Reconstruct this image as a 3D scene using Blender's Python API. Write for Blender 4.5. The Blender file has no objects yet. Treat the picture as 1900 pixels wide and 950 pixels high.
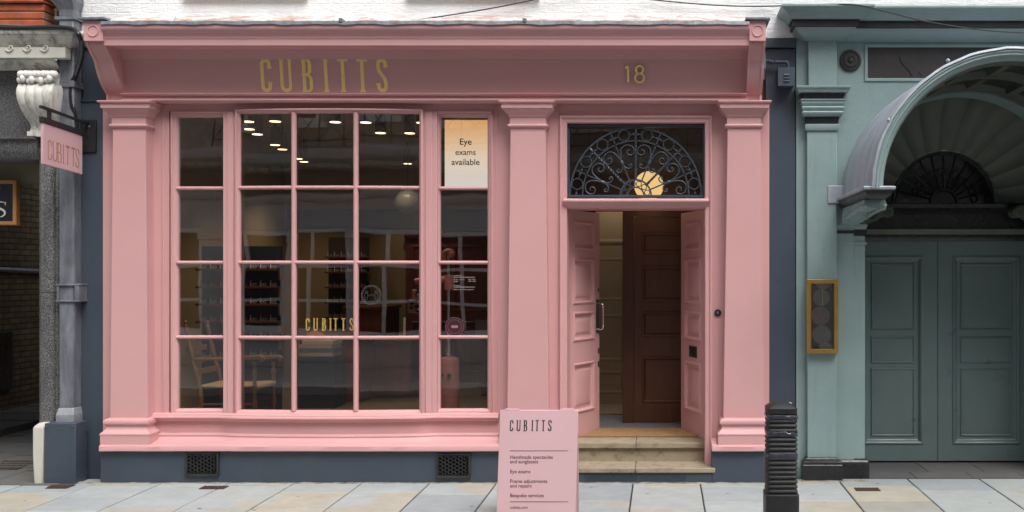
import bpy, bmesh, math, random
from mathutils import Vector, Matrix

random.seed(11)
scene = bpy.context.scene
COL = scene.collection
R = math.radians
PI = math.pi

# ------------------------------------------------------------------ camera, light, exposure
# facade plane is y = 0, the street runs along x, the camera looks along +y from across the street
DIST, EYE, SC, VX, VY = 9.0, 1.84, 205.0, 1229.0, 510.0
cam = bpy.data.cameras.new('camera')
camo = bpy.data.objects.new('camera', cam)
COL.objects.link(camo)
camo.location = (0, -DIST, EYE)
camo.rotation_euler = (R(90), 0, 0)
cam.sensor_width = 36
cam.lens = DIST * SC / 1900 * 36
cam.shift_x = (950 - VX) / 1900
cam.shift_y = (VY - 475) / 1900
cam.clip_end = 600
cam.clip_start = .05
scene.camera = camo

SUN_EL, SUN_AZ = R(58), R(150)          # azimuth: direction the light comes from (x = sin, y = cos)
world = bpy.data.worlds.new('World')
scene.world = world
world.use_nodes = True
wn = world.node_tree
wn.nodes.clear()
sky = wn.nodes.new('ShaderNodeTexSky')
sky.sky_type = 'NISHITA'
sky.sun_disc = False
sky.sun_elevation = SUN_EL
sky.sun_rotation = SUN_AZ
sky.dust_density = 4.0
sky.air_density = 1.0
hs = wn.nodes.new('ShaderNodeHueSaturation')
hs.inputs['Saturation'].default_value = .28      # overcast: the sky is almost white
bg = wn.nodes.new('ShaderNodeBackground')
bg.inputs['Strength'].default_value = .175
wo = wn.nodes.new('ShaderNodeOutputWorld')
wn.links.new(sky.outputs[0], hs.inputs['Color'])
wn.links.new(hs.outputs[0], bg.inputs['Color'])
wn.links.new(bg.outputs[0], wo.inputs['Surface'])

sun = bpy.data.lights.new('sun', 'SUN')
sun.energy = 1.45
sun.angle = R(38)
sun.color = (1, .965, .92)
suno = bpy.data.objects.new('sun', sun)
COL.objects.link(suno)
sd = Vector((math.sin(SUN_AZ) * math.cos(SUN_EL), math.cos(SUN_AZ) * math.cos(SUN_EL), math.sin(SUN_EL)))
suno.rotation_euler = (-sd).to_track_quat('-Z', 'Y').to_euler()
suno.location = (0, -20, 30)

vs = scene.view_settings
vs.view_transform = 'Standard'
vs.look = 'None'
vs.gamma = 1
vs.use_curve_mapping = False
EXPOSURE = 0.53
vs.exposure = EXPOSURE
scene.render.engine = 'CYCLES'
scene.cycles.use_denoising = True
scene.cycles.max_bounces = 8
scene.cycles.diffuse_bounces = 4
scene.cycles.glossy_bounces = 4
scene.cycles.transparent_max_bounces = 12
scene.cycles.sample_clamp_indirect = 6
scene.cycles.caustics_reflective = False
scene.cycles.caustics_refractive = False

# ------------------------------------------------------------------ measuring helpers
def X(px, Y=0.0):
    return (px - VX) / SC * (DIST + Y) / DIST

def Z(py, Y=0.0):
    return EYE - (py - VY) / SC * (DIST + Y) / DIST

def ground(Y):
    return .012 * Y

# ------------------------------------------------------------------ mesh helpers
ORG = {}

class MB:
    def __init__(s, xf=None):
        s.v, s.f, s.xf, s.attr = [], [], xf, []

    def add(s, vs_, fs, xf=None, val=0.0):
        o = len(s.v)
        t = xf or s.xf
        s.v += [tuple(t(*v)) if t else tuple(v) for v in vs_]
        s.f += [tuple(i + o for i in f) for f in fs]
        s.attr += [val] * len(fs)

    def box(s, x0, x1, y0, y1, z0, z1, xf=None, val=0.0):
        s.add([(x0, y0, z0), (x1, y0, z0), (x1, y1, z0), (x0, y1, z0), (x0, y0, z1), (x1, y0, z1), (x1, y1, z1), (x0, y1, z1)],
              [(0, 3, 2, 1), (4, 5, 6, 7), (0, 1, 5, 4), (1, 2, 6, 5), (2, 3, 7, 6), (3, 0, 4, 7)], xf, val)

    def cbox(s, c, sx, sy, sz, xf=None, val=0.0):
        s.box(c[0] - sx / 2, c[0] + sx / 2, c[1] - sy / 2, c[1] + sy / 2, c[2] - sz / 2, c[2] + sz / 2, xf, val)

    def loft(s, rings, closed=True, cap=True, xf=None):
        n = len(rings[0])
        vs_ = [p for r in rings for p in r]
        fs = []
        m = n if closed else n - 1
        for i in range(len(rings) - 1):
            for j in range(m):
                a, b = i * n + j, i * n + (j + 1) % n
                fs.append((a, b, b + n, a + n))
        if cap and closed:
            fs.append(tuple(range(n - 1, -1, -1)))
            fs.append(tuple(range((len(rings) - 1) * n, len(rings) * n)))
        s.add(vs_, fs, xf)

    def run(s, prof, x0, x1, n=1, off=None, cap=True):
        """closed (y, z) profile swept along x; off(x) moves it in y"""
        rings = []
        for i in range(n + 1):
            x = x0 + (x1 - x0) * i / n
            d = off(x) if off else 0
            rings.append([(x, y + d, z) for y, z in prof])
        s.loft(rings, True, cap)

    def prism(s, poly, y0, y1, xf=None):
        """(x, z) outline given thickness along y"""
        s.loft([[(x, y0, z) for x, z in poly], [(x, y1, z) for x, z in poly]], True, True, xf)

    def wrap(s, prof, x0, x1, yf, yb, four=False):
        """profile of (offset, z) wrapped round three (or four) sides of a block"""
        rings = []
        for o, z in prof:
            rings.append([(x0 - o, yb + (o if four else 0), z), (x0 - o, yf - o, z), (x1 + o, yf - o, z), (x1 + o, yb + (o if four else 0), z)])
        s.loft(rings, True, True)

    def tube(s, path, r, n=8, closed=False, xf=None, up=None):
        P = [Vector(p) for p in path]
        m = len(P)
        rr = r if isinstance(r, (list, tuple)) else [r] * m
        rings = []
        prev = None
        for i in range(m):
            if closed:
                t = P[(i + 1) % m] - P[i - 1]
            else:
                t = P[min(i + 1, m - 1)] - P[max(i - 1, 0)]
            if t.length < 1e-9:
                t = Vector((0, 0, 1))
            t.normalize()
            if up is not None:
                u = Vector(up) - t * Vector(up).dot(t)
            elif prev is None:
                a = Vector((0, 0, 1)) if abs(t.z) < .9 else Vector((0, 1, 0))
                u = a - t * a.dot(t)
            else:
                u = prev - t * prev.dot(t)
            if u.length < 1e-6:
                u = t.orthogonal()
            u.normalize()
            prev = u
            w = t.cross(u)
            rings.append([tuple(P[i] + (u * math.cos(2 * PI * (k + .5) / n) + w * math.sin(2 * PI * (k + .5) / n)) * rr[i]) for k in range(n)])
        if closed:
            rings.append(rings[0])
        s.loft(rings, True, not closed, xf)

    def lathe(s, prof, c=(0, 0, 0), n=24, axis='z', xf=None):
        rings = []
        for r, h in prof:
            ring = []
            for k in range(n):
                a = 2 * PI * k / n
                if axis == 'z':
                    ring.append((c[0] + r * math.cos(a), c[1] + r * math.sin(a), c[2] + h))
                elif axis == 'y':
                    ring.append((c[0] + r * math.cos(a), c[1] + h, c[2] + r * math.sin(a)))
                else:
                    ring.append((c[0] + h, c[1] + r * math.cos(a), c[2] + r * math.sin(a)))
            rings.append(ring)
        s.loft(rings, True, True, xf)

    def ball(s, c, r, n=20, sz=1.0, xf=None):
        s.lathe([(max(1e-4, r * math.sin(PI * i / 12)), -r * sz * math.cos(PI * i / 12)) for i in range(13)], c, n, 'z', xf)

    def rings_rect(s, x0, x1, z0, z1, prof, n=1, off=None, fill=False, xf=None):
        """nested rectangular rings (inset, y) - picture frame style mouldings; off(x) bows them"""
        rings = []
        for ins, y in prof:
            a, b, c, d = x0 + ins, x1 - ins, z0 + ins, z1 - ins
            ring = []
            for i in range(n):
                ring.append((a + (b - a) * i / n, c))
            for i in range(4):
                ring.append((b, c + (d - c) * i / 4))
            for i in range(n):
                ring.append((b - (b - a) * i / n, d))
            for i in range(4):
                ring.append((a, d - (d - c) * i / 4))
            rings.append([(x, y + (off(x) if off else 0), z) for x, z in ring])
        N = len(rings[0])
        vs_ = [p for r in rings for p in r]
        fs = []
        for i in range(len(rings) - 1):
            for j in range(N):
                a, b = i * N + j, i * N + (j + 1) % N
                fs.append((a, b, b + N, a + N))
        if fill:
            fs.append(tuple(range((len(rings) - 1) * N, len(rings) * N)))
        s.add(vs_, fs, xf)

    def panelled(s, W, H, T, panels, rings, xf=None, z0=0.0):
        """a board in local (u, t, z): front face t = 0 pierced by panels, mouldings from (inset, t) rings; t > 0 is into the board"""
        us = sorted({0.0, W} | {p[0] for p in panels} | {p[1] for p in panels})
        zs = sorted({0.0, H} | {p[2] for p in panels} | {p[3] for p in panels})
        for i in range(len(us) - 1):
            for j in range(len(zs) - 1):
                cu, cz = (us[i] + us[i + 1]) / 2, (zs[j] + zs[j + 1]) / 2
                if any(p[0] < cu < p[1] and p[2] < cz < p[3] for p in panels):
                    continue
                s.add([(us[i], 0, z0 + zs[j]), (us[i + 1], 0, z0 + zs[j]), (us[i + 1], 0, z0 + zs[j + 1]), (us[i], 0, z0 + zs[j + 1])], [(0, 1, 2, 3)], xf)
        for p in panels:
            s.rings_rect(p[0], p[1], z0 + p[2], z0 + p[3], rings, 1, None, True, xf)
        a = [(0, 0), (W, 0), (W, H), (0, H)]
        vs_ = [(u, 0, z0 + z) for u, z in a] + [(u, T, z0 + z) for u, z in a]
        s.add(vs_, [(0, 1, 5, 4), (1, 2, 6, 5), (2, 3, 7, 6), (3, 0, 4, 7), (4, 5, 6, 7)], xf)

    def build(s, name, mat, parent=None, smooth=35, bevel=0, seg=2, attr=None, merge=False):
        me = bpy.data.meshes.new(name)
        org = ORG.get(parent.name, Vector((0, 0, 0))) if parent else Vector((0, 0, 0))
        me.from_pydata([tuple(Vector(v) - org) for v in s.v], [], s.f)
        if attr:
            a = me.attributes.new(attr, 'FLOAT', 'FACE')
            a.data.foreach_set('value', s.attr)
        bm = bmesh.new()
        bm.from_mesh(me)
        if merge:
            bmesh.ops.remove_doubles(bm, verts=bm.verts, dist=1e-5)
        bmesh.ops.recalc_face_normals(bm, faces=bm.faces)
        bm.to_mesh(me)
        bm.free()
        me.materials.append(mat)
        if smooth:
            me.polygons.foreach_set('use_smooth', [True] * len(me.polygons))
            me.set_sharp_from_angle(angle=R(smooth))
        me.update()
        o = bpy.data.objects.new(name, me)
        COL.objects.link(o)
        if parent:
            o.parent = parent
            ORG[o.name] = org.copy()
        if bevel:
            b = o.modifiers.new('bevel', 'BEVEL')
            b.width = bevel
            b.segments = seg
            b.limit_method = 'ANGLE'
            b.angle_limit = R(40)
            b.harden_normals = False
        return o


def thing(name, label, cat, loc=(0, 0, 0), group=None):
    o = bpy.data.objects.new(name, None)
    COL.objects.link(o)
    o.empty_display_size = .1
    o.location = loc
    ORG[o.name] = Vector(loc)
    return tag(o, label, cat, group)


def tag(o, label, cat, group=None):
    o['label'] = label
    o['category'] = cat
    if group:
        o['group'] = group
    return o


def struct(o):
    o['kind'] = 'structure'
    return o


def copy_tree(o, parent=None):
    c = o.copy()
    COL.objects.link(c)
    if parent:
        c.parent = parent
    for ch in list(o.children):
        copy_tree(ch, c)
    return c


def smooth_path(pts, k=6, closed=False):
    P = [Vector(p) for p in pts]
    out = []
    n = len(P)
    rng = range(n) if closed else range(n - 1)
    for i in rng:
        if closed:
            a, b, c, d = P[i - 1], P[i], P[(i + 1) % n], P[(i + 2) % n]
        else:
            a, b, c, d = P[max(i - 1, 0)], P[i], P[i + 1], P[min(i + 2, n - 1)]
        for j in range(k):
            t = j / k
            out.append(.5 * ((2 * b) + (c - a) * t + (2 * a - 5 * b + 4 * c - d) * t * t + (3 * b - a - 3 * c + d) * t ** 3))
    if not closed:
        out.append(P[-1])
    return [tuple(p) for p in out]


def arc(cx, cz, r, a0, a1, n):
    return [(cx + r * math.cos(R(a0 + (a1 - a0) * i / n)), cz + r * math.sin(R(a0 + (a1 - a0) * i / n))) for i in range(n + 1)]


def text_mesh(name, body, mat, parent, xf, width=None, height=None, align='LEFT', spacing=1.0, bold=0.0, line=1.0):
    """words set with the built-in face; xf(u, v, d) places them; (u, v) origin = left (or centre) end of first baseline"""
    cu = bpy.data.curves.new(name, 'FONT')
    cu.body = body
    cu.align_x = align
    cu.space_character = spacing
    cu.space_line = line
    cu.offset = bold
    cu.extrude = 0
    tmp = bpy.data.objects.new(name + '_source', cu)
    COL.objects.link(tmp)
    bpy.context.view_layer.update()
    me = bpy.data.meshes.new_from_object(tmp.evaluated_get(bpy.context.evaluated_depsgraph_get()))
    bpy.data.objects.remove(tmp)
    bpy.data.curves.remove(cu)
    xs = [v.co.x for v in me.vertices]
    ys = [v.co.y for v in me.vertices]
    if width:
        k = width / (max(xs) - min(xs))
    else:
        k = height / (max(ys) - min(ys))
    org = ORG.get(parent.name, Vector()) if parent else Vector()
    for v in me.vertices:
        v.co = Vector(xf(v.co.x * k, v.co.y * k, 0)) - org
    me.materials.clear()
    me.materials.append(mat)
    me.name = name
    o = bpy.data.objects.new(name, me)
    COL.objects.link(o)
    if parent:
        o.parent = parent
        ORG[o.name] = org.copy()
    return o


# condensed flared capitals drawn as ribbons in unit height
def ribbon(mb, pts, wd, place, lay, depth):
    n = len(pts)
    P = [Vector((p[0], p[1])) for p in pts]
    w = wd if isinstance(wd, (list, tuple)) else [wd] * n
    L, Q = [], []
    for i in range(n):
        d0 = (P[i] - P[i - 1]).normalized() if i else (P[1] - P[0]).normalized()
        d1 = (P[i + 1] - P[i]).normalized() if i < n - 1 else d0
        t = (d0 + d1)
        t = t.normalized() if t.length > 1e-6 else d1
        nn = Vector((-t.y, t.x))
        k = 1 / max(.5, nn.dot(Vector((-d1.y, d1.x))))
        L.append(P[i] + nn * w[i] / 2 * k)
        Q.append(P[i] - nn * w[i] / 2 * k)
    rings = [[place(L[i].x, L[i].y, lay + depth), place(Q[i].x, Q[i].y, lay + depth), place(Q[i].x, Q[i].y, 0), place(L[i].x, L[i].y, 0)] for i in range(n)]
    mb.loft(rings, True, True)


def flared(a, b, t, f0, f1):
    A, B = Vector(a), Vector(b)
    pts, ws = [], []
    for s_, f in ((0, f0), (.03, f0 * .78 + .22), (.09, 1.08 if f0 > 1 else 1), (.16, 1), (.84, 1), (.91, 1.08 if f1 > 1 else 1), (.97, f1 * .78 + .22), (1, f1)):
        pts.append(tuple(A + (B - A) * s_))
        ws.append(t * f)
    return pts, ws


LETTER_W = {'C': .33, 'U': .43, 'B': .37, 'I': .18, 'T': .31, 'S': .33}


def letter(mb, ch, t, place, depth=.003, flare=1.75):
    w = LETTER_W[ch]
    h = t / 2
    lay = [0.0]

    def st(pts, wd):
        ribbon(mb, pts, wd, place, lay[0], depth)
        lay[0] += .0004
    if ch == 'C':
        r = w / 2 - h
        p = [(w - h, .73), (w - h, 1 - h - r)] + arc(w / 2, 1 - h - r, r, 0, 180, 10)[1:] + [(h, .5), (h, h + r)] + arc(w / 2, h + r, r, 180, 360, 10)[1:] + [(w - h, .27)]
        st(p, t)
        st([(w - t * 1.02, .70), (w + t * .3, .735)], t * .34)
        st([(w - t * 1.02, .30), (w + t * .3, .265)], t * .34)
    elif ch == 'U':
        m, q = .035, .035
        a, b = flared((m + h, 1), (m + h, .3), t, flare, 1)
        st(a, b)
        a, b = flared((w - q - h, 1), (w - q - h, .3), t * .8, flare * 1.2, 1)
        st(a, b)
        r = (w - m - q) / 2 - h
        p = [(m + h, .32), (m + h, h + r)] + arc(w / 2, h + r, r, 180, 360, 12)[1:] + [(w - q - h, .32)]
        st(p, [t] * (len(p) - 4) + [t * .95, t * .9, t * .85, t * .8])
    elif ch == 'B':
        a, b = flared((.05 + h, 1), (.05 + h, 0), t, 1.5, 1.5)
        st(a, b)
        for z0, z1, ww in ((.5, 1, w - .03), (0, .53, w)):
            k = t * .42
            r = (z1 - z0) / 2 * .55
            p = [(.03, z1 - k / 2), (ww - h - r, z1 - k / 2)] + arc(ww - h - r, z1 - k / 2 - r, r, 90, 0, 7)[1:] + arc(ww - h - r, z0 + k / 2 + r, r, 0, -90, 7) + [(.03, z0 + k / 2)]
            ws = []
            for q_ in p:
                ws.append(k + (t - k) * max(0, min(1, (q_[0] - (ww - h - r)) / r)))
            st(p, ws)
    elif ch == 'I':
        a, b = flared((w / 2, 1), (w / 2, 0), t, 1.7, 1.7)
        st(a, b)
    elif ch == 'T':
        a, b = flared((w / 2, .97), (w / 2, 0), t, 1.2, 1.7)
        st(a, b)
        st([(0, 1 - .047), (w * .25, 1 - .04), (w * .75, 1 - .04), (w, 1 - .047)], [.115, .075, .075, .115])
    elif ch == 'S':
        r = w / 2 - h
        p = [(w - h, .76), (w - h, 1 - h - r)] + arc(w / 2, 1 - h - r, r, 0, 180, 10)[1:]
        p += [(h, .74), (h + r * .25, .62), (w / 2, .51), (w - h - r * .25, .39), (w - h, .27)]
        p += arc(w / 2, h + r, r, 0, -180, 10) + [(h, .24)]
        st(p, t)
        st([(w - t * 1.02, .735), (w + t * .3, .77)], t * .34)
        st([(t * 1.02, .265), (-t * .3, .23)], t * .34)


def word(mb, place, h, t, xs, flare=1.75, depth=.003):
    """CUBITTS with left edges xs, all in units where cap height = h"""
    for ch, x in zip('CUBITTS', xs):
        letter(mb, ch, t, lambda u, v, d, x=x: place(x + u * h, v * h, d), depth, flare)


# ------------------------------------------------------------------ materials
def new_mat(name):
    m = bpy.data.materials.new(name)
    m.use_nodes = True
    nt = m.node_tree
    nt.nodes.clear()
    out = nt.nodes.new('ShaderNodeOutputMaterial')
    b = nt.nodes.new('ShaderNodeBsdfPrincipled')
    nt.links.new(b.outputs[0], out.inputs['Surface'])
    return m, nt, b


def N(nt, kind, **kw):
    n = nt.nodes.new(kind)
    for k, v in kw.items():
        if k in n.inputs:
            n.inputs[k].default_value = v
        else:
            setattr(n, k, v)
    return n


def pos_vec(nt, scale=(1, 1, 1), swap=None):
    g = nt.nodes.new('ShaderNodeNewGeometry')
    src = g.outputs['Position']
    if swap:
        sp = nt.nodes.new('ShaderNodeSeparateXYZ')
        nt.links.new(src, sp.inputs[0])
        cb = nt.nodes.new('ShaderNodeCombineXYZ')
        for i, c in enumerate(swap):
            if c in 'XYZ':
                nt.links.new(sp.outputs[c], cb.inputs[i])
        src = cb.outputs[0]
    if scale != (1, 1, 1):
        mp = nt.nodes.new('ShaderNodeMapping')
        mp.inputs['Scale'].default_value = scale
        nt.links.new(src, mp.inputs['Vector'])
        src = mp.outputs[0]
    return src


def noise(nt, vec, scale, detail=4, rough=.55, dist=0.0):
    n = N(nt, 'ShaderNodeTexNoise', Scale=scale, Detail=detail, Roughness=rough, Distortion=dist)
    nt.links.new(vec, n.inputs['Vector'])
    return n.outputs['Fac']


def ramp(nt, fac, stops):
    r = nt.nodes.new('ShaderNodeValToRGB')
    e = r.color_ramp.elements
    while len(e) < len(stops):
        e.new(.5)
    for el, (p, c) in zip(e, stops):
        el.position = p
        el.color = (*c, 1) if len(c) == 3 else c
    nt.links.new(fac, r.inputs[0])
    return r.outputs[0]


def mixc(nt, fac, a, b, mode='MIX'):
    m = nt.nodes.new('ShaderNodeMix')
    m.data_type = 'RGBA'
    m.blend_type = mode
    for sock, val in ((m.inputs[0], fac), (m.inputs[6], a), (m.inputs[7], b)):
        if hasattr(val, 'is_linked') or isinstance(val, bpy.types.NodeSocket):
            nt.links.new(val, sock)
        elif isinstance(val, (int, float)):
            sock.default_value = val
        else:
            sock.default_value = (*val, 1)
    return m.outputs[2]


def bump(nt, b, h, strength, dist=.01, prev=None):
    n = N(nt, 'ShaderNodeBump', Strength=strength, Distance=dist)
    nt.links.new(h, n.inputs['Height'])
    if prev:
        nt.links.new(prev, n.inputs['Normal'])
    nt.links.new(n.outputs[0], b.inputs['Normal'])
    return n.outputs[0]


def grey(v):
    return (v, v, v)


def paint(name, col, rough=.4, var=.1, vscale=2.0, bmp=.08, bscale=60, metal=0, coat=0, spec=.5, streak=False):
    m, nt, b = new_mat(name)
    v = pos_vec(nt)
    f = noise(nt, pos_vec(nt, (1, 1, .25)) if streak else v, vscale, 6, .6)
    dk = tuple(c * (1 - var) for c in col)
    lt = tuple(min(1, c * (1 + var * .6)) for c in col)
    nt.links.new(ramp(nt, f, [(.3, dk), (.7, lt)]), b.inputs['Base Color'])
    rr = ramp(nt, noise(nt, v, vscale * 3.1, 5), [(.3, grey(max(.02, rough - .08))), (.7, grey(min(1, rough + .1)))])
    nt.links.new(rr, b.inputs['Roughness'])
    b.inputs['Metallic'].default_value = metal
    b.inputs['Coat Weight'].default_value = coat
    b.inputs['Specular IOR Level'].default_value = spec
    if bmp:
        bump(nt, b, noise(nt, v, bscale, 4), bmp, .01)
    return m


def emis(name, col, strength):
    m = bpy.data.materials.new(name)
    m.use_nodes = True
    nt = m.node_tree
    nt.nodes.clear()
    out = nt.nodes.new('ShaderNodeOutputMaterial')
    e = N(nt, 'ShaderNodeEmission', Strength=strength)
    e.inputs[0].default_value = (*col, 1)
    nt.links.new(e.outputs[0], out.inputs[0])
    return m


def glass(name, tint=(.93, .95, .94), wav=.12, k=1.9, wscale=2.2):
    m = bpy.data.materials.new(name)
    m.use_nodes = True
    nt = m.node_tree
    nt.nodes.clear()
    out = nt.nodes.new('ShaderNodeOutputMaterial')
    tr = nt.nodes.new('ShaderNodeBsdfTransparent')
    tr.inputs[0].default_value = (*tint, 1)
    gl = N(nt, 'ShaderNodeBsdfGlossy', Roughness=.012)
    gl.inputs[0].default_value = (1, 1, 1, 1)
    fr = N(nt, 'ShaderNodeFresnel', IOR=1.5)
    mu = N(nt, 'ShaderNodeMath', operation='MULTIPLY', use_clamp=True)
    mu.inputs[1].default_value = k
    nt.links.new(fr.outputs[0], mu.inputs[0])
    mx = nt.nodes.new('ShaderNodeMixShader')
    nt.links.new(mu.outputs[0], mx.inputs[0])
    nt.links.new(tr.outputs[0], mx.inputs[1])
    nt.links.new(gl.outputs[0], mx.inputs[2])
    nt.links.new(mx.outputs[0], out.inputs[0])
    if wav:
        bp = N(nt, 'ShaderNodeBump', Strength=wav, Distance=.02)
        nt.links.new(noise(nt, pos_vec(nt), wscale, 1, .4), bp.inputs['Height'])
        nt.links.new(bp.outputs[0], gl.inputs['Normal'])
    return m


def bricks(name, c1, c2, mortar, swap='XZ_', bw=.225, bh=.075, ms=.01, rough=.85, dirt=.3, bmp=.5):
    m, nt, b = new_mat(name)
    v = pos_vec(nt, swap=swap)
    vd = nt.nodes.new('ShaderNodeVectorMath')
    vd.operation = 'ADD'
    nz = N(nt, 'ShaderNodeTexNoise', Scale=9.0, Detail=3)
    sc_ = N(nt, 'ShaderNodeVectorMath', operation='SCALE', Scale=.006)
    nt.links.new(v, nz.inputs['Vector'])
    nt.links.new(nz.outputs['Color'], sc_.inputs[0])
    nt.links.new(v, vd.inputs[0])
    nt.links.new(sc_.outputs[0], vd.inputs[1])
    t = N(nt, 'ShaderNodeTexBrick', Scale=1.0)
    t.inputs['Color1'].default_value = (*c1, 1)
    t.inputs['Color2'].default_value = (*c2, 1)
    t.inputs['Mortar'].default_value = (*mortar, 1)
    t.inputs['Mortar Size'].default_value = ms
    t.inputs['Mortar Smooth'].default_value = .3
    t.inputs['Brick Width'].default_value = bw
    t.inputs['Row Height'].default_value = bh
    nt.links.new(vd.outputs[0], t.inputs['Vector'])
    f = noise(nt, pos_vec(nt), 7, 6, .65)
    c = mixc(nt, 1.0, t.outputs['Color'], ramp(nt, f, [(.3, grey(1 - dirt)), (.7, grey(1))]), 'MULTIPLY')
    nt.links.new(c, b.inputs['Base Color'])
    b.inputs['Roughness'].default_value = rough
    inv = N(nt, 'ShaderNodeMath', operation='SUBTRACT')
    inv.inputs[0].default_value = 1
    nt.links.new(t.outputs['Fac'], inv.inputs[1])
    p = bump(nt, b, inv.outputs[0], bmp, .008)
    bump(nt, b, noise(nt, pos_vec(nt), 60, 5), .3, .006, p)
    return m


PINK = paint('pink_paint', (.622, .350, .352), .44, .04, 1.3, .07, 30, spec=.3)
PINK_BOARD = paint('pink_board', (.60, .388, .408), .42, .03, 1.5, .02)
NAVY = paint('dark_blue_paint', (.052, .066, .086), .42, .12, 1.8, .12, 40)
def mat_navy():
    m, nt, b = new_mat('scuffed_dark_blue_paint')
    v = pos_vec(nt)
    c = ramp(nt, noise(nt, v, 1.6, 6, .6), [(.3, (.044, .060, .084)), (.7, (.055, .072, .099))])
    sc_ = noise(nt, pos_vec(nt, (1, 1, .6)), 26, 4, .7)
    c = mixc(nt, ramp(nt, sc_, [(.70, grey(0)), (.76, grey(.45))]), c, (.17, .18, .19))
    st = noise(nt, pos_vec(nt, (3, 3, .5)), 2.2, 6, .7)
    c = mixc(nt, ramp(nt, st, [(.58, grey(0)), (.78, grey(.55))]), c, (.085, .085, .08))
    nt.links.new(c, b.inputs['Base Color'])
    b.inputs['Roughness'].default_value = .46
    p = bump(nt, b, noise(nt, v, 9, 6, .6), .25, .012)
    bump(nt, b, noise(nt, v, 60, 4), .12, .006, p)
    return m


NAVY = mat_navy()
GREEN = None
BLACK = paint('black_gloss_paint', (.016, .016, .018), .3, .3, 8, .25, 30)
BLACK_SATIN = paint('black_satin_metal', (.018, .018, .02), .45, .2, 8, .05)
HOODLEAD = paint('weathered_hood_lead', (.38, .42, .48), .5, .22, 7, .3, 18, metal=.1, streak=True)
IRON = paint('dark_ironwork_paint', (.044, .060, .078), .38, .2, 12, .15, 90)
GOLD = paint('gold_leaf', (1.0, .78, .34), .66, .05, 14, .08, 50, metal=.7)
BRASS = paint('brushed_brass', (1.0, .80, .40), .55, .08, 6, .05, metal=.9)
CHROME = paint('polished_steel', (.75, .75, .75), .14, .05, 6, 0, metal=1)
LEADM = paint('lead_sheet', (.20, .215, .245), .45, .5, 12, .4, 20, metal=.25, streak=True)
INK = paint('dark_ink', (.016, .012, .013), .5, .05, 5, 0)
INK_RED = paint('maroon_ink', (.07, .022, .026), .5, .05, 5, 0)
BRONZE_INK = paint('copper_ink', (.42, .19, .085), .4, .1, 9, 0, metal=.3)
WHITE_INK = paint('white_vinyl', (.55, .55, .55), .5, .02, 5, 0)
GREY_INK = paint('frosted_vinyl', (.17, .17, .18), .5, .02, 5, 0)
PURPLE_INK = paint('magenta_vinyl', (.04, .011, .020), .45, .1, 20, 0)
GLASS = glass('window_glass', tint=(.87, .89, .88), wav=.035, k=3.1)
GLASS_FLAT = glass('flat_glass', wav=.03, k=1.6)


def mat_green():
    m, nt, b = new_mat('sage_green_paint')
    v = pos_vec(nt)
    f = noise(nt, v, 1.7, 7, .6)
    c = ramp(nt, f, [(.3, (.215, .300, .300)), (.7, (.258, .352, .352))])
    # rain streaks that lean brown-grey
    s = noise(nt, pos_vec(nt, (9, 9, .8)), 2.0, 5, .6)
    c = mixc(nt, ramp(nt, s, [(.55, grey(0)), (.85, grey(.45))]), c, (.15, .19, .17))
    ch = noise(nt, v, 34, 3, .7)
    c = mixc(nt, ramp(nt, ch, [(.73, grey(0)), (.76, grey(.6))]), c, (.42, .47, .45))
    nt.links.new(c, b.inputs['Base Color'])
    b.inputs['Roughness'].default_value = .44
    p = bump(nt, b, noise(nt, v, 11, 6, .62), .32, .012)
    bump(nt, b, noise(nt, v, 70, 4, .6), .15, .006, p)
    return m


def mat_white_wall():
    m, nt, b = new_mat('white_painted_brick')
    v = pos_vec(nt, swap='XZ_')
    t = N(nt, 'ShaderNodeTexBrick', Scale=1.0)
    t.inputs['Mortar Size'].default_value = .008
    t.inputs['Mortar Smooth'].default_value = .8
    t.inputs['Brick Width'].default_value = .23
    t.inputs['Row Height'].default_value = .078
    nt.links.new(v, t.inputs['Vector'])
    pv = pos_vec(nt)
    f = noise(nt, pv, 3, 7, .6)
    c = ramp(nt, f, [(.3, (.76, .77, .78)), (.7, (.86, .865, .87))])
    dr = noise(nt, pos_vec(nt, (6, 6, 1)), 3, 5, .65)
    c = mixc(nt, ramp(nt, dr, [(.64, grey(0)), (.82, grey(.35))]), c, (.42, .41, .40))
    nt.links.new(c, b.inputs['Base Color'])
    b.inputs['Roughness'].default_value = .6
    inv = N(nt, 'ShaderNodeMath', operation='SUBTRACT')
    inv.inputs[0].default_value = 1
    nt.links.new(t.outputs['Fac'], inv.inputs[1])
    p = bump(nt, b, inv.outputs[0], .28, .006)
    bump(nt, b, noise(nt, pos_vec(nt, (1, 1, 3)), 14, 6, .65), .7, .014, p)
    return m


def mat_flaking():
    m, nt, b = new_mat('flaking_white_paint')
    v = pos_vec(nt, (1, 1, 1))
    f = noise(nt, v, 5, 8, .68, .4)
    c = ramp(nt, noise(nt, v, 3, 5), [(.3, (.50, .50, .48)), (.7, (.72, .72, .70))])
    red = ramp(nt, noise(nt, v, 16, 4), [(.35, (.33, .14, .09)), (.65, (.50, .40, .35))])
    c = mixc(nt, ramp(nt, f, [(.49, grey(0)), (.53, grey(.85))]), c, red)
    cr = N(nt, 'ShaderNodeTexVoronoi', feature='DISTANCE_TO_EDGE', Scale=2.3)
    nt.links.new(v, cr.inputs['Vector'])
    c = mixc(nt, ramp(nt, cr.outputs['Distance'], [(.004, grey(.9)), (.012, grey(0))]), c, (.16, .14, .13))
    nt.links.new(c, b.inputs['Base Color'])
    b.inputs['Roughness'].default_value = .8
    bump(nt, b, f, .6, .02)
    return m


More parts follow.
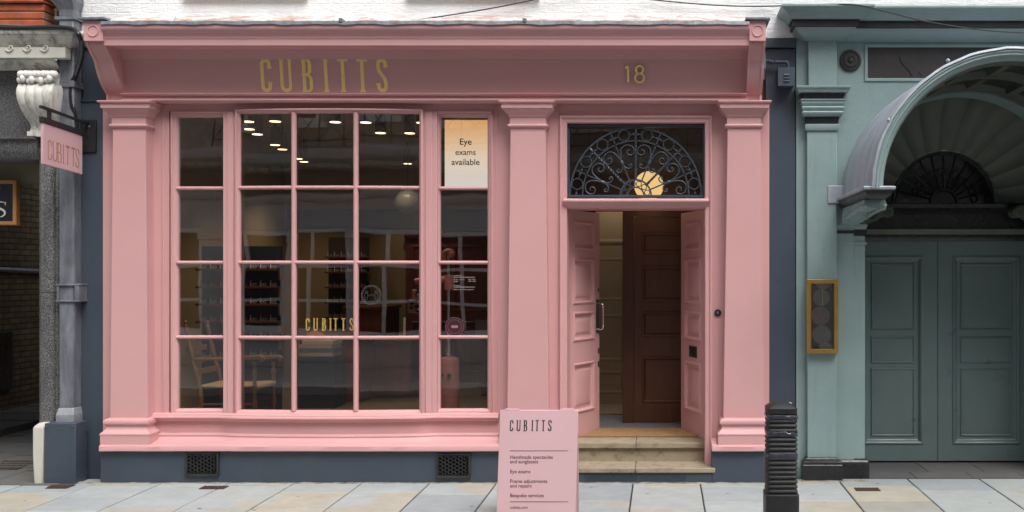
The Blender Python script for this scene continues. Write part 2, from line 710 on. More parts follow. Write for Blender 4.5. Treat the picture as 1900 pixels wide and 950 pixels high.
def mat_slabs(name, blue=(.395, .428, .437), buff=(.425, .405, .350), dark=1.0, thr=.56):
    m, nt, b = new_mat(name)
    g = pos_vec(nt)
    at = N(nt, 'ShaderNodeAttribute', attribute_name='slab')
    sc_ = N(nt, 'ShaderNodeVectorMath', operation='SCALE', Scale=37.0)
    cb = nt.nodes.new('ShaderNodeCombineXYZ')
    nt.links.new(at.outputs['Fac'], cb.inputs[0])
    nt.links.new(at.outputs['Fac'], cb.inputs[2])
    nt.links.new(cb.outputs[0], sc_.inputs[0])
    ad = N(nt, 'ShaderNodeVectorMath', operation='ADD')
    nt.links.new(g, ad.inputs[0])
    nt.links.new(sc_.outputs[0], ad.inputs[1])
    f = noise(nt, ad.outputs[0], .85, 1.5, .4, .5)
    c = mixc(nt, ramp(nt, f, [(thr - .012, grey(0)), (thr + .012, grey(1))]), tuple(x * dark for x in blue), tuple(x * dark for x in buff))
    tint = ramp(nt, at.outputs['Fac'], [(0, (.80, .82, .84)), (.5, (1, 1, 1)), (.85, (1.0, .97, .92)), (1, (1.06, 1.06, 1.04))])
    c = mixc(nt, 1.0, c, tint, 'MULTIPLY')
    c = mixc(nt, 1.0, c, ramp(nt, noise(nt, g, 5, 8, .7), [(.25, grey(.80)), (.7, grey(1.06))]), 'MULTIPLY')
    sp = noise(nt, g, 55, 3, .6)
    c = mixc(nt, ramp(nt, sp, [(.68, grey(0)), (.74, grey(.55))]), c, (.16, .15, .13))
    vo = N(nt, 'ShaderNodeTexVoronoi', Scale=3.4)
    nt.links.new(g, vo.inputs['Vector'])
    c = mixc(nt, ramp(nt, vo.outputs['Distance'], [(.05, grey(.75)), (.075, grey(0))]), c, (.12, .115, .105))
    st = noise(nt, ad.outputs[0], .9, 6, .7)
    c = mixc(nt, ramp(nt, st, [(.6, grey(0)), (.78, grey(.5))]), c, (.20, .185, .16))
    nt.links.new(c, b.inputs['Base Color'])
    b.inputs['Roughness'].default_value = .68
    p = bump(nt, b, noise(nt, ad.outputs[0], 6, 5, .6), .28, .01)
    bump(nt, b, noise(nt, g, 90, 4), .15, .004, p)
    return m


def mat_granite(name='speckled_granite'):
    m, nt, b = new_mat(name)
    v = pos_vec(nt)
    f = noise(nt, v, 95, 3, .75)
    c = ramp(nt, f, [(.36, (.020, .020, .022)), (.47, (.085, .085, .088)), (.56, (.16, .16, .16)), (.70, (.34, .335, .32))])
    c = mixc(nt, 1.0, c, ramp(nt, noise(nt, v, 3, 5), [(.3, grey(.7)), (.7, grey(1.1))]), 'MULTIPLY')
    nt.links.new(c, b.inputs['Base Color'])
    b.inputs['Roughness'].default_value = .34
    return m


def mat_old_stone(name, base=(.62, .60, .55), dirt=(.07, .065, .05), amount=.62, streak=(5, 5, 1.2)):
    m, nt, b = new_mat(name)
    v = pos_vec(nt)
    f = noise(nt, pos_vec(nt, streak), 2.4, 9, .7)
    c = ramp(nt, noise(nt, v, 4, 6), [(.3, tuple(x * .85 for x in base)), (.7, base)])
    c = mixc(nt, ramp(nt, f, [(amount - .07, grey(0)), (amount + .16, grey(.9))]), c, dirt)
    nt.links.new(c, b.inputs['Base Color'])
    b.inputs['Roughness'].default_value = .8
    p = bump(nt, b, noise(nt, v, 25, 6, .65), .35, .008)
    return m


def mat_wood(name, c1, c2, rough=.45, axis=(1, 1, .12), scale=14):
    m, nt, b = new_mat(name)
    f = noise(nt, pos_vec(nt, axis), scale, 6, .6, .8)
    nt.links.new(ramp(nt, f, [(.3, c1), (.7, c2)]), b.inputs['Base Color'])
    b.inputs['Roughness'].default_value = rough
    bump(nt, b, f, .1, .004)
    return m


GREEN = mat_green()
WHITEWALL = mat_white_wall()
FLAKY = mat_flaking()
YORK = mat_slabs('york_stone_slabs')
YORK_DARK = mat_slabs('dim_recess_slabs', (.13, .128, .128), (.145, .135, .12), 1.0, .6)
STEPSTONE = mat_old_stone('sandstone_step', (.36, .30, .21), (.13, .105, .07), .56, (4, 6, 6))
GRANITE = mat_granite()
OLDSTONE = mat_old_stone('weathered_white_stone', (.76, .745, .69), (.09, .08, .06), .55)
CLEANSTONE = mat_old_stone('pale_stone', (.60, .58, .52), (.20, .18, .15), .70)
OPPSTONE = mat_old_stone('grey_street_stone', (.56, .545, .51), (.24, .225, .20), .62)
OPPSTONE_DK = paint('dark_stone_band', (.10, .10, .10), .6, .3, 3, .2)
REDBRICK = bricks('red_brick', (.50, .13, .05), (.42, .10, .045), (.36, .17, .11), bw=.225, bh=.135, ms=.006, dirt=.45)
DARKBRICK = bricks('dark_sooty_brick', (.035, .03, .028), (.07, .055, .045), (.30, .26, .19), bw=.22, bh=.085, ms=.012)
STOCKBRICK = bricks('yellow_stock_brick', (.27, .19, .09), (.19, .13, .06), (.075, .06, .04), swap='YZ_', dirt=.5)
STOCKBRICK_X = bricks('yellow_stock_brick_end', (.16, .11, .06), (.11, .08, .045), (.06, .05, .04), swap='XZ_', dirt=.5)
OPPBRICK = bricks('brown_street_brick', (.60, .53, .45), (.50, .44, .36), (.50, .46, .40), dirt=.4)
ASPHALT = paint('asphalt', (.05, .05, .052), .85, .25, 20, .5, 120)
MORTAR = paint('joint_mortar', (.05, .045, .038), .9, .3, 12, .3)
WOOD_BROWN = mat_wood('brown_varnished_wood', (.105, .036, .015), (.15, .054, .024), .4)
WOOD_RED = mat_wood('red_mahogany_wood', (.17, .046, .028), (.25, .07, .042), .4)
WOOD_PALE = mat_wood('turned_beech_wood', (.21, .095, .042), (.30, .145, .065), .4)
WOOD_FLOOR = mat_wood('floor_boards', (.19, .14, .095), (.25, .19, .135), .45, (1, .12, 1), 9)
BEIGE = paint('beige_wall_paint', (.40, .285, .165), .7, .06, 1.5, .05)
CREAM = paint('cream_panel_paint', (.50, .39, .26), .5, .05, 1.5, .03)
DARKWALL = paint('dark_interior_wall', (.05, .036, .03), .7, .15, 1.5, .05)
CEIL = paint('ceiling_paint', (.55, .49, .42), .8, .05, 1.5, .03)
GREYFLOOR = paint('grey_vinyl_floor', (.23, .232, .236), .5, .08, 3, .04)
BLUEBACK = paint('dark_blue_backing', (.018, .024, .042), .6, .15, 3, .03)
WHITEFRAME = paint('white_window_paint', (.88, .88, .87), .45, .06, 4, .05)
DARKGLASS = paint('dark_room_glass', (.012, .013, .014), .04, .2, 2, 0)
PEARL = paint('opal_glass', (.26, .24, .21), .3, .04, 3, 0)
RUSH = mat_wood('woven_rush', (.38, .24, .10), (.55, .38, .18), .7, (.2, 1, 1), 60)
KIT_PINK = paint('salmon_enamel', (.42, .14, .115), .35, .06, 3, 0)
DARKPLASTIC = paint('black_plastic', (.015, .015, .016), .3, .1, 4, 0)
COPPER_EDGE = paint('gilded_oak_frame', (.42, .19, .055), .45, .2, 9, .1)


def mat_coir():
    m, nt, b = new_mat('coir_fibre')
    v = pos_vec(nt)
    f = noise(nt, v, 160, 3, .7)
    nt.links.new(ramp(nt, f, [(.35, (.20, .11, .045)), (.65, (.50, .31, .15))]), b.inputs['Base Color'])
    b.inputs['Roughness'].default_value = .95
    bump(nt, b, f, .8, .01)
    return m


COIR = mat_coir()
# ================================================================== SETTING
b = MB()
b.box(-150, 150, -150, 150, -.5, -.32)
struct(b.build('ground', ASPHALT, smooth=0))

# pavement of big sawn slabs in strips that run away from the wall
b = MB()
base = MB()
edges = [-14.2]
known = [-5.01, -4.43, -3.84, -3.26, -2.66, -2.06, -1.47, -.86, -.26, .335, .95, 1.58, 2.21, 2.86, 3.5, 4.1, 4.75]
x = -5.01
left = []
while x > -14:
    x -= random.uniform(.55, .66)
    left.append(x)
edges = sorted(left) + known
x = 4.75
while x < 13:
    x += random.uniform(.55, .68)
    edges.append(x)
G = .0065
for i in range(len(edges) - 1):
    y = -.02
    first = True
    while y > -3.3:
        L = random.uniform(.22, .62) if first else random.choice((.42, .55, .62, .75, .9))
        first = False
        y2 = max(y - L, -3.3)
        if y2 < -3.1:
            y2 = -3.3
        dz = random.uniform(-.0015, .0015)
        xa, xb, ya, yb = edges[i] + G, edges[i + 1] - G, y2 + G, y - G
        v = random.random()
        za, zb = ground(ya) + dz, ground(yb) + dz
        e = .004
        b.add([(xa, ya, za - .03), (xb, ya, za - .03), (xb, yb, zb - .03), (xa, yb, zb - .03),
               (xa, ya, za - e), (xb, ya, za - e), (xb, yb, zb - e), (xa, yb, zb - e),
               (xa + e, ya + e, za), (xb - e, ya + e, za), (xb - e, yb - e, zb), (xa + e, yb - e, zb)],
              [(0, 1, 5, 4), (1, 2, 6, 5), (2, 3, 7, 6), (3, 0, 4, 7), (4, 5, 9, 8), (5, 6, 10, 9), (6, 7, 11, 10), (7, 4, 8, 11), (8, 9, 10, 11)], None, v)
        y = y2
struct(b.build('pavement', YORK, smooth=0, attr='slab'))
b = MB()
b.loft([[(-14.5, -3.3, ground(-3.3) - .012), (-14.5, 0, -.012), (-14.5, 0, -.2), (-14.5, -3.3, -.24)],
        [(13.5, -3.3, ground(-3.3) - .012), (13.5, 0, -.012), (13.5, 0, -.2), (13.5, -3.3, -.24)]])
struct(b.build('pavement_bed', MORTAR, smooth=0))
b = MB()
b.box(-14.5, 13.5, -3.45, -3.303, -.3, ground(-3.4))
struct(b.build('kerb', OPPSTONE, smooth=0, bevel=.01))
b = MB()
b.box(-60, 60, -7.6, -3.452, -.3, -.16)
struct(b.build('road', ASPHALT, smooth=0))
b = MB()
b.box(-60, 60, -11.5, -7.602, -.3, -.04)
struct(b.build('opposite_pavement', OPPSTONE, smooth=0, bevel=.01))

# ragged cement fillet and grit where the slabs meet the walls
b = MB()
def grit(x0, x1, y):
    n = int((x1 - x0) / .06)
    rings = []
    for i in range(n + 1):
        x = x0 + (x1 - x0) * i / n
        wd = .012 + .022 * abs(math.sin(i * 1.7) * math.sin(i * .31 + 1)) + random.uniform(0, .012)
        h = random.uniform(.004, .012)
        rings.append([(x, y - wd, ground(y) - .004), (x, y - wd * .5, ground(y) + h * .5), (x, y + .02, ground(y) + h), (x, y + .02, -.02)])
    b.loft(rings)
grit(X(160), X(1421), -.2)
grit(X(1421), X(1478), .0)
grit(X(1484), X(1606), -.12)
struct(b.build('pavement_edge', mat_old_stone('grey_cement_fillet', (.33, .31, .27), (.07, .06, .05), .5), smooth=60))

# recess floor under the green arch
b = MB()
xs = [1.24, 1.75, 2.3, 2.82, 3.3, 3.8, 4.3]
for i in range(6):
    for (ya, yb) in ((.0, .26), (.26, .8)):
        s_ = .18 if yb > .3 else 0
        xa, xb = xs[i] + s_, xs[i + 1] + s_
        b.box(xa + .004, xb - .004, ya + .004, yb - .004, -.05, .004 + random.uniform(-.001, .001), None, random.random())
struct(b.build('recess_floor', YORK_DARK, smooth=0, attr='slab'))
b = MB()
b.box(1.2, 4.5, -.015, 1.0, -.2, -.008)
struct(b.build('recess_bed', MORTAR, smooth=0))

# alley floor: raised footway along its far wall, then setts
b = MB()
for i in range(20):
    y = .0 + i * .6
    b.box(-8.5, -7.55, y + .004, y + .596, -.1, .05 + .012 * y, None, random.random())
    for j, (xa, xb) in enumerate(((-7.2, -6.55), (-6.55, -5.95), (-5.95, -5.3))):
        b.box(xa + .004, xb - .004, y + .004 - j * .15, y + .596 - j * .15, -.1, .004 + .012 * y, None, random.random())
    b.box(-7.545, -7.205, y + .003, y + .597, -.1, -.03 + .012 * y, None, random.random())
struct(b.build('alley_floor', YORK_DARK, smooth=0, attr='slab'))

# ================================================================== PINK SHOPFRONT
shop = thing('shopfront', 'muted pink timber shopfront with gold lettering, a bowed window and open double doors', 'shopfront', (-2.0, 0, 0))
XL, XR = X(193), X(1427)
wx0, wx1 = X(316), X(914)          # window assembly
dx0, dx1 = X(1039), X(1321)        # door architrave
zs0, zent = Z(830, -.1), Z(189, -.13)

b = MB()
b.box(XL, wx0, -.02, .06, zs0, zent)
b.box(wx1, dx0, -.021, .06, zs0, zent)
b.box(dx1, XR, -.02, .06, zs0, zent)
b.box(wx0, wx1, -.022, .06, Z(206, -.02), zent)
b.box(dx0, dx1, -.022, .06, Z(216, -.02), zent)
b.box(X(304), X(307), -.03, -.019, zs0, zent - .02)
b.box(X(921), X(924), -.03, -.019, zs0, zent - .02)
b.build('surround', PINK, shop, bevel=.003)

# --- entablature: fascia board leaning out, beads under it
fx0, fx1 = X(191, -.46) - .01, X(1390, -.46) + .01
f_top, f_bot = 3.80, Z(172, -.12)
b = MB()
b.run([(.06, f_bot), (-.108, f_bot), (-.165, f_top), (.06, f_top)], fx0, fx1)
b.build('fascia', PINK, shop, smooth=0)
b = MB()
zb_ = Z(188.5, -.15)
b.run([(.06, f_bot - .001), (.06, zb_), (-.150, zb_), (-.158, zb_ + .006), (-.162, zb_ + .014), (-.158, zb_ + .021), (-.146, zb_ + .024), (-.135, zb_ + .035),
       (-.132, zb_ + .050), (-.150, zb_ + .055), (-.168, zb_ + .060), (-.172, zb_ + .068), (-.166, zb_ + .075), (-.108, f_bot - .001)], fx0, fx1)
b.build('architrave_moulding', PINK, shop, smooth=50)
b = MB()
b.run([(.06, f_top + .001), (.06, f_top + .035), (-.22, f_top + .035), (-.215, f_top + .012), (-.188, f_top - .02), (-.181, f_top - .045), (-.155, f_top - .046), (-.16, f_top + .001)], fx0, fx1)
b.build('bed_moulding', PINK, shop, smooth=50)
# --- cornice
zc0 = Z(86.5, -.385)
zc1 = Z(45.5, -.47)
cym = []
for i in range(9):
    t = i / 8
    cym.append((-.440 - .050 * (t - .17 * math.sin(2 * PI * t)), zc0 + .062 + (zc1 - .02 - zc0 - .062) * t))
b = MB()
b.run([(.05, zc0 + .01), (-.405, zc0 + .01), (-.407, zc0), (-.434, zc0), (-.434, zc0 + .052), (-.438, zc0 + .056)] + cym + [(-.490, zc1 - .018), (-.490, zc1), (.05, zc1 + .12)], fx0 + .006, fx1 - .006)
b.build('cornice', PINK, shop, smooth=40)
# --- lead flashing with an uneven lip, flaking mortar fillet behind it
b = MB()
n = 90
rings = []
for i in range(n + 1):
    x = fx0 + .01 + (fx1 - fx0 - .02) * i / n
    w1 = .004 * math.sin(i * .9) + random.uniform(-.004, .004)
    rings.append([(x, -.40, zc1 + .045 + w1), (x, -.498, zc1 + .022 + w1 * .6), (x, -.504 + w1 * .3, zc1 - .006 + w1), (x, -.498 + w1 * .3, zc1 - .006 + w1), (x, -.493, zc1 + .012), (x, -.40, zc1 + .03)])
b.loft(rings)
for x in (fx0 + 2.05, fx0 + 3.62):
    b.box(x, x + .03, -.508, -.40, zc1 + .014, zc1 + .046)
b.build('lead_flashing', LEADM, shop, smooth=40)
b = MB()
rings = []
for i in range(61):
    x = fx0 + (fx1 - fx0) * i / 60
    w1 = random.uniform(-.006, .006)
    rings.append([(x, .03, Z(29, 0) + w1), (x, -.03 + w1, Z(30.5, 0) + w1), (x, -.42, zc1 + .048), (x, -.42, zc1 + .02), (x, .03, zc1 + .1)])
b.loft(rings)
b.build('mortar_fillet', FLAKY, shop, smooth=40)

# --- scrolled end brackets
def bracket(xa, xb):
    yz = [(-.465, Z(76, -.46)), (-.435, Z(77, -.44)), (-.425, Z(84, -.43)), (-.375, Z(98, -.37)), (-.315, Z(113, -.31)), (-.285, Z(128, -.285)), (-.245, Z(145, -.24)), (-.195, Z(160, -.19)), (-.135, Z(172, -.13)), (-.118, Z(176, -.12)), (-.116, zent + .002)]
    crv = yz[:2] + [(p[1], p[2]) for p in smooth_path([(0, a, c) for a, c in yz[1:9]], 5)][1:] + yz[9:]
    top = Z(38, -.465)
    z75 = Z(76, -.46)
    m = MB()
    m.box(xa, xb, -.465, .05, z75, top)
    body = [(y + .012, z) for y, z in crv[1:]]
    m.run([(.05, zent + .002), (.05, z75)] + [(-.42, z75)] + body, xa + .002, xb - .002)
    o = m.build('console_bracket', PINK, shop, smooth=30, bevel=.003)
    m = MB()
    e = .022
    for s0, s1 in ((xa, xa + e), (xb - e, xb)):
        m.run([(.049, zent + .001), (.049, z75 - .001)] + crv[1:], s0, s1)
    m.build('edge_fillet', PINK, o, smooth=30)
    m = MB()
    cx, cz = (xa + xb) / 2, (top + z75) / 2 - .002
    m.lathe([(.050, .004), (.050, -.003), (.047, -.007), (.043, -.006), (.041, -.001), (.0405, .004)], (cx, -.466, cz), 40, 'y')
    m.build('roundel', PINK, o, smooth=40)
    m = MB()
    rr = []
    for i in range(9):
        x = xa - .035 + (xb - xa + .07) * i / 8
        w = random.uniform(-.003, .003)
        rr.append([(x, .04, top + .004), (x, -.495 + w, top + .002 + w), (x, -.495 + w, top + .024 + w), (x, .04, top + .04)])
    m.loft(rr)
    m.build('lead_cap', LEADM, o, smooth=0, bevel=.004)

bracket(X(155, -.465), X(190.5, -.465))
bracket(X(1390.5, -.465), X(1421, -.465))

# --- three tapering pilasters
def pilaster(t0, t1, b0, b1):
    yf = -.15
    xt0, xt1, xb0, xb1 = X(t0, yf), X(t1, yf), X(b0, yf), X(b1, yf)
    zt, zb = Z(240, yf), Z(775, yf)
    m = MB()
    m.loft([[(xb0, -.01, zb), (xb0, yf, zb), (xb1, yf, zb), (xb1, -.01, zb)], [(xt0, -.01, zt), (xt0, yf, zt), (xt1, yf, zt), (xt1, -.01, zt)]])
    o = m.build('pilaster', PINK, shop, smooth=0, bevel=.005)
    m = MB()
    q = lambda p: Z(p, -.2)
    m.wrap([(0, zt - .003), (0, q(236)), (.012, q(235)), (.022, q(233.5)), (.025, q(231.5)), (.02, q(229.5)), (.006, q(228.6)), (.004, q(216)), (.014, q(215)), (.018, q(212)), (.026, q(209)), (.042, q(206)), (.058, q(203.5)), (.064, q(201)),
            (.070, q(200.6)), (.072, q(192)), (.088, q(191)), (.092, q(188.6)), (.085, q(187.2)), (.02, q(186.5))], xt0, xt1, yf, -.008)
    m.build('capital', PINK, o, smooth=35)
    m = MB()
    m.wrap([(0, zb + .002), (.003, q(777.5)), (.018, q(778)), (.030, q(780.5)), (.034, q(783.5)), (.031, q(787)), (.018, q(789.5)), (.012, q(791)), (.016, q(796)), (.030, q(800)), (.046, q(803)), (.052, q(804.5)), (.053, q(807)), (.049, q(808)),
            (.049, q(822)), (.049, q(826))], xb0, xb1, yf - .02, -.006)
    m.build('pilaster_base', PINK, o, smooth=35)
    return xb0, xb1

pilaster(209, 270, 204, 274)
pilaster(947, 1012, 941, 1018)
pilaster(1350, 1411, 1342, 1418)

# --- plinth band and dark stall riser
pz0, pz1 = Z(838, -.24), Z(826, -.24)
b = MB()
for xa, xb in ((X(184, -.24), X(1046, -.2)), (X(1321, -.24), X(1420.5, -.24))):
    n = 40 if xb - xa > 2 else 8
    rings = []
    for i in range(n + 1):
        x = xa + (xb - xa) * i / n
        w = random.uniform(-.002, .002)
        rings.append([(x, .05, pz0), (x, -.235 + w, pz0 + w * .6), (x, -.243 + w, pz0 + .006), (x, -.243 + w, pz1 - .012), (x, -.236, pz1 - .003), (x, -.20, pz1 + .002), (x, -.02, pz1 + .03), (x, .05, pz1 + .03)])
    b.loft(rings)
b.build('plinth_band', PINK, shop, smooth=40)
b = MB()
b.box(X(186, -.2), X(1050, -.2), -.20, .05, -.05, pz0 - .002)
b.box(X(1321, -.2), X(1420, -.2), -.20, .05, -.05, pz0 - .002)
b.box(X(1050, -.2) + .001, X(1321, -.2) - .001, -.198, .05, -.05, .09)
b.build('stall_riser', NAVY, shop, bevel=.004)

# small drilled air holes under the steps
b = MB()
for i in range(58):
    for j in range(5):
        if random.random() < .93:
            b.cbox((X(1085, -.2) + i * .0155 + (.0077 if j % 2 else 0), -.1990, .022 + j * .0125), .0065, .003, .0065)
b.build('perforated_vent', paint('dark_drilled_holes', (.008, .008, .010), .8, .1, 5, 0), shop, smooth=0)

# --- bowed window
cx0, cx1 = X(446), X(784)
ccx, chw = (cx0 + cx1) / 2, (cx1 - cx0) / 2

def bow(x):
    t = abs(x - ccx) / chw
    if t <= 1:
        return -.045 - .040 * (1 - t * t)
    lim = (X(446) - X(418)) / chw
    u = min(1, (t - 1) / lim)
    return -.045 * (1 - u)

# sill, apron panel and its base moulds follow the bow
def zz(p, Y=-.1):
    return Z(p, Y)
b = MB()
sx0, sx1 = X(289), X(927)
b.run([(.05, zz(783)), (-.045, zz(783)), (-.062, zz(781)), (-.066, zz(779)), (-.082, zz(778)), (-.092, zz(775.5)), (-.088, zz(773)), (-.072, zz(772)), (-.07, zz(770)), (-.05, zz(768)), (.05, zz(767))], sx0, sx1, 60, bow)
o_sill = b.build('window_sill', PINK, shop, smooth=50)
b = MB()
b.run([(.05, zz(783) - .001), (.05, zz(829)), (-.10, zz(829)), (-.105, zz(824)), (-.088, zz(821)), (-.085, zz(818.5)), (-.078, zz(817)), (-.060, zz(815)), (-.052, zz(811.5)), (-.056, zz(809)), (-.050, zz(806.5)), (-.032, zz(805)), (-.030, zz(783) - .001)], sx0, sx1, 60, bow)
b.build('apron_panel', PINK, shop, smooth=40)
# posts beside the centre light, with a raised bead
for pa, pb in ((418.5, 447), (783, 813.5)):
    b = MB()
    xa, xb = X(pa), X(pb)
    b.box(xa, xb, -.052, .08, zz(768, 0), Z(207, -.02))
    w = xb - xa
    b.box(xa + w * .30, xb - w * .30, -.062, -.053, zz(768, 0), Z(208, -.02))
    b.build('window_post', PINK, shop, bevel=.004)

GZ0, GZ1 = 760.5, 0
bars_y = (349.5, 487.2, 625.5)

def window(name, px0, px1, pytop, n, off, mull, fw):
    """px0..px1: glass edges"""
    yb = -.02
    x0, x1 = X(px0) - fw, X(px1) + fw
    z0, z1 = Z(760.5) - fw * .8, Z(pytop) + fw
    m = MB()
    prof = [(0, yb + .06), (0, yb - .014), (.004, yb - .020), (.012, yb - .023), (.017, yb - .018), (.020, yb - .006), (fw * .62, yb - .004), (fw * .74, yb + .004), (fw * .9, yb + .012), (fw, yb + .024), (fw, yb + .06)]
    m.rings_rect(x0, x1, z0, z1, prof, n, off)
    fr = m.build(name, PINK, shop, smooth=40)
    gx0, gx1, gz0, gz1 = X(px0), X(px1), z0 + fw, Z(pytop)
    hb = .016
    for py in bars_y:
        m = MB()
        zc = Z(py)
        k = 5
        prof = [(yb + .03, zc - hb), (yb + .006, zc - hb), (yb - .004, zc - hb * .55), (yb - .007, zc), (yb - .004, zc + hb * .55), (yb + .006, zc + hb), (yb + .03, zc + hb)]
        m.run(prof, gx0 - .006, gx1 + .006, n, off)
        m.build('glazing_bar', PINK, fr, smooth=50)
    for px in mull:
        m = MB()
        xc = X(px)
        d = off(xc) if off else 0
        hw = .020
        pr = [(-hw, .03), (-hw, .004), (-hw * .55, -.007), (0, -.010), (hw * .55, -.007), (hw, .004), (hw, .03)]
        m.loft([[(xc + u, yb + t + d - .0015, z) for u, t in pr] for z in (gz0 - .006, gz1 + .006)])
        m.build('glazing_bar', PINK, fr, smooth=50)
    # panes: each a flat sheet, faintly out of true
    m = MB()
    xs_ = [gx0] + [X(p) for p in mull] + [gx1]
    zs_ = [gz0] + sorted(Z(p) for p in bars_y) + [gz1]
    for i in range(len(xs_) - 1):
        for j in range(len(zs_) - 1):
            a, c = xs_[i], xs_[i + 1]
            da, dc = (off(a), off(c)) if off else (0, 0)
            t1, t2 = random.uniform(-.002, .002), random.uniform(-.002, .002)
            yy = yb + .034
            # each pane a sagging sheet of old glass: 5 x 5 grid with a slight belly
            g, vs_, fs = 6, [], []
            belly = random.uniform(-.003, .003)
            for q in range(g + 1):
                for r_ in range(g + 1):
                    u, v = q / g, r_ / g
                    vs_.append((a + (c - a) * u, yy + da + (dc - da) * u + t1 * u + t2 * v + belly * 16 * u * (1 - u) * v * (1 - v) * .25, zs_[j] + (zs_[j + 1] - zs_[j]) * v))
            for q in range(g):
                for r_ in range(g):
                    k = q * (g + 1) + r_
                    fs.append((k, k + g + 1, k + g + 2, k + 1))
            m.add(vs_, fs)
    m.build('pane', GLASS, fr, smooth=80)
    return fr

window('side_window', 331, 415.5, 218, 1, None, (), .055)
window('bow_window', 450.5, 780, 213.2, 24, bow, (552, 666), .040)
window('side_window', 817, 904.5, 217.5, 1, None, (), .055)

# --- cast grilles in the riser
def vent(p0, p1, q0, q1):
    Y = -.2
    x0, x1, z0, z1 = X(p0, Y), X(p1, Y), Z(q1, Y), Z(q0, Y)
    m = MB()
    m.box(x0, x1, Y - .004, Y + .01, z0, z1)
    o = m.build('air_vent', paint('vent_hole_shade', (.003, .003, .003), .9, .1, 4, 0), shop, smooth=0)  # solid backing painted black for the shade inside the grille holes
    m = MB()
    m.rings_rect(x0, x1, z0, z1, [(0, Y - .004), (0, Y - .022), (.014, Y - .024), (.02, Y - .016), (.02, Y - .004)])
    r = .0195
    dx, dz = r * 1.5 * 1.02, r * math.sqrt(3)
    i = 0
    x = x0 + .036
    while x < x1 - .034:
        zoff = dz / 2 if i % 2 else 0
        z = z0 + .038 + zoff
        while z < z1 - .034:
            ro, ri = r, r * .80
            O = [(x + ro * math.cos(R(60 * k)), z + ro * math.sin(R(60 * k))) for k in range(6)]
            I = [(x + ri * math.cos(R(60 * k)), z + ri * math.sin(R(60 * k))) for k in range(6)]
            m.loft([[(a, Y - .006, c) for a, c in O], [(a, Y - .020, c) for a, c in O], [(a, Y - .022, c) for a, c in I], [(a, Y - .005, c) for a, c in I]], True, False)
            z += dz
        x += dx
        i += 1
    # studs round the rim
    for k in range(11):
        for zc in (z0 + .028, z1 - .028):
            m.cbox((x0 + .03 + (x1 - x0 - .06) * k / 10, Y - .012, zc), .009, .016, .011)
    for xx, zz_ in ((x0 + .012, z0 + .012), (x1 - .012, z0 + .012), (x0 + .012, z1 - .012), (x1 - .012, z1 - .012)):
        m.lathe([(.006, 0), (.006, -.004), (.003, -.006)], (xx, Y - .023, zz_), 8, 'y')
    m.build('grille', paint('worn_iron_grille', (.040, .040, .040), .36, .4, 20, .05, metal=.2), o, smooth=30)

vent(345, 407, 838.5, 883)
vent(810, 873.5, 841, 886.5)

# --- steps
sx0_, sx1_ = X(1036, -.1), X(1326, -.12)
zt1, zt1b = Z(868, -.2), Z(877, -.2)
splitx = X(1179, -.1)
for xa, xb in ((sx0_, splitx - .002), (splitx + .002, sx1_)):
    b = MB()
    b.box(xa, xb, -.215, .12, zt1b, zt1)
    b.build('step_stone', STEPSTONE, shop, bevel=.006)
zt2, zt2b = Z(822, .08), Z(832, .08)
splitx = X(1180, .1)
for xa, xb in ((X(1040, .1), splitx - .002), (splitx + .002, X(1318, .08))):
    b = MB()
    b.box(xa, xb, .08, .40, zt2b, zt2)
    b.build('step_stone', STEPSTONE, shop, bevel=.005)
b = MB()
b.box(X(1042, .1), X(1317, .1), .11, .40, zt1 - .002, zt2b - .001)
b.build('step_riser', STEPSTONE, shop, bevel=.003)

# --- door architrave, transom, fanlight
DZ0 = zt2 + .004
b = MB()
b.rings_rect(dx0, dx1, .045, Z(215, -.02), [(0, .0), (0, -.045), (.005, -.052), (.016, -.052), (.02, -.046), (.026, -.034), (.058, -.032), (.064, -.026), (.066, -.012), (.066, .30)])
b.build('door_frame', PINK, shop, smooth=30)
tx0, tx1 = dx0 + .05, dx1 - .05
b = MB()
b.run([(.30, Z(387, 0)), (-.010, Z(387, 0)), (-.016, Z(385.5, 0)), (-.035, Z(382, 0)), (-.05, Z(380, 0)), (-.055, Z(378, 0)), (-.07, Z(377, 0)), (-.078, Z(374, 0)), (-.074, Z(371, 0)), (-.06, Z(369.2, 0)), (.0, Z(368.6, 0)), (.30, Z(368.6, 0))], X(1047), X(1315))
b.build('transom', PINK, shop, smooth=50)

fan = MB()
fY = .02
fX0, fX1, fZ0, fZ1 = X(1051.5, fY), X(1309.5, fY), Z(367, fY), Z(230, fY)
fan.rings_rect(fX0, fX1, fZ0, fZ1, [(0, fY + .04), (0, fY - .012), (.016, fY - .014), (.019, fY - .004), (.026, fY - .002), (.026, fY + .04)])
fano = fan.build('fanlight', IRON, shop, smooth=30)
b = MB()
b.add([(fX0 + .02, fY + .06, fZ0 + .02), (fX1 - .02, fY + .06, fZ0 + .02), (fX1 - .02, fY + .062, fZ1 - .02), (fX0 + .02, fY + .062, fZ1 - .02)], [(0, 1, 2, 3)])
b.build('pane', GLASS_FLAT, fano, smooth=0)
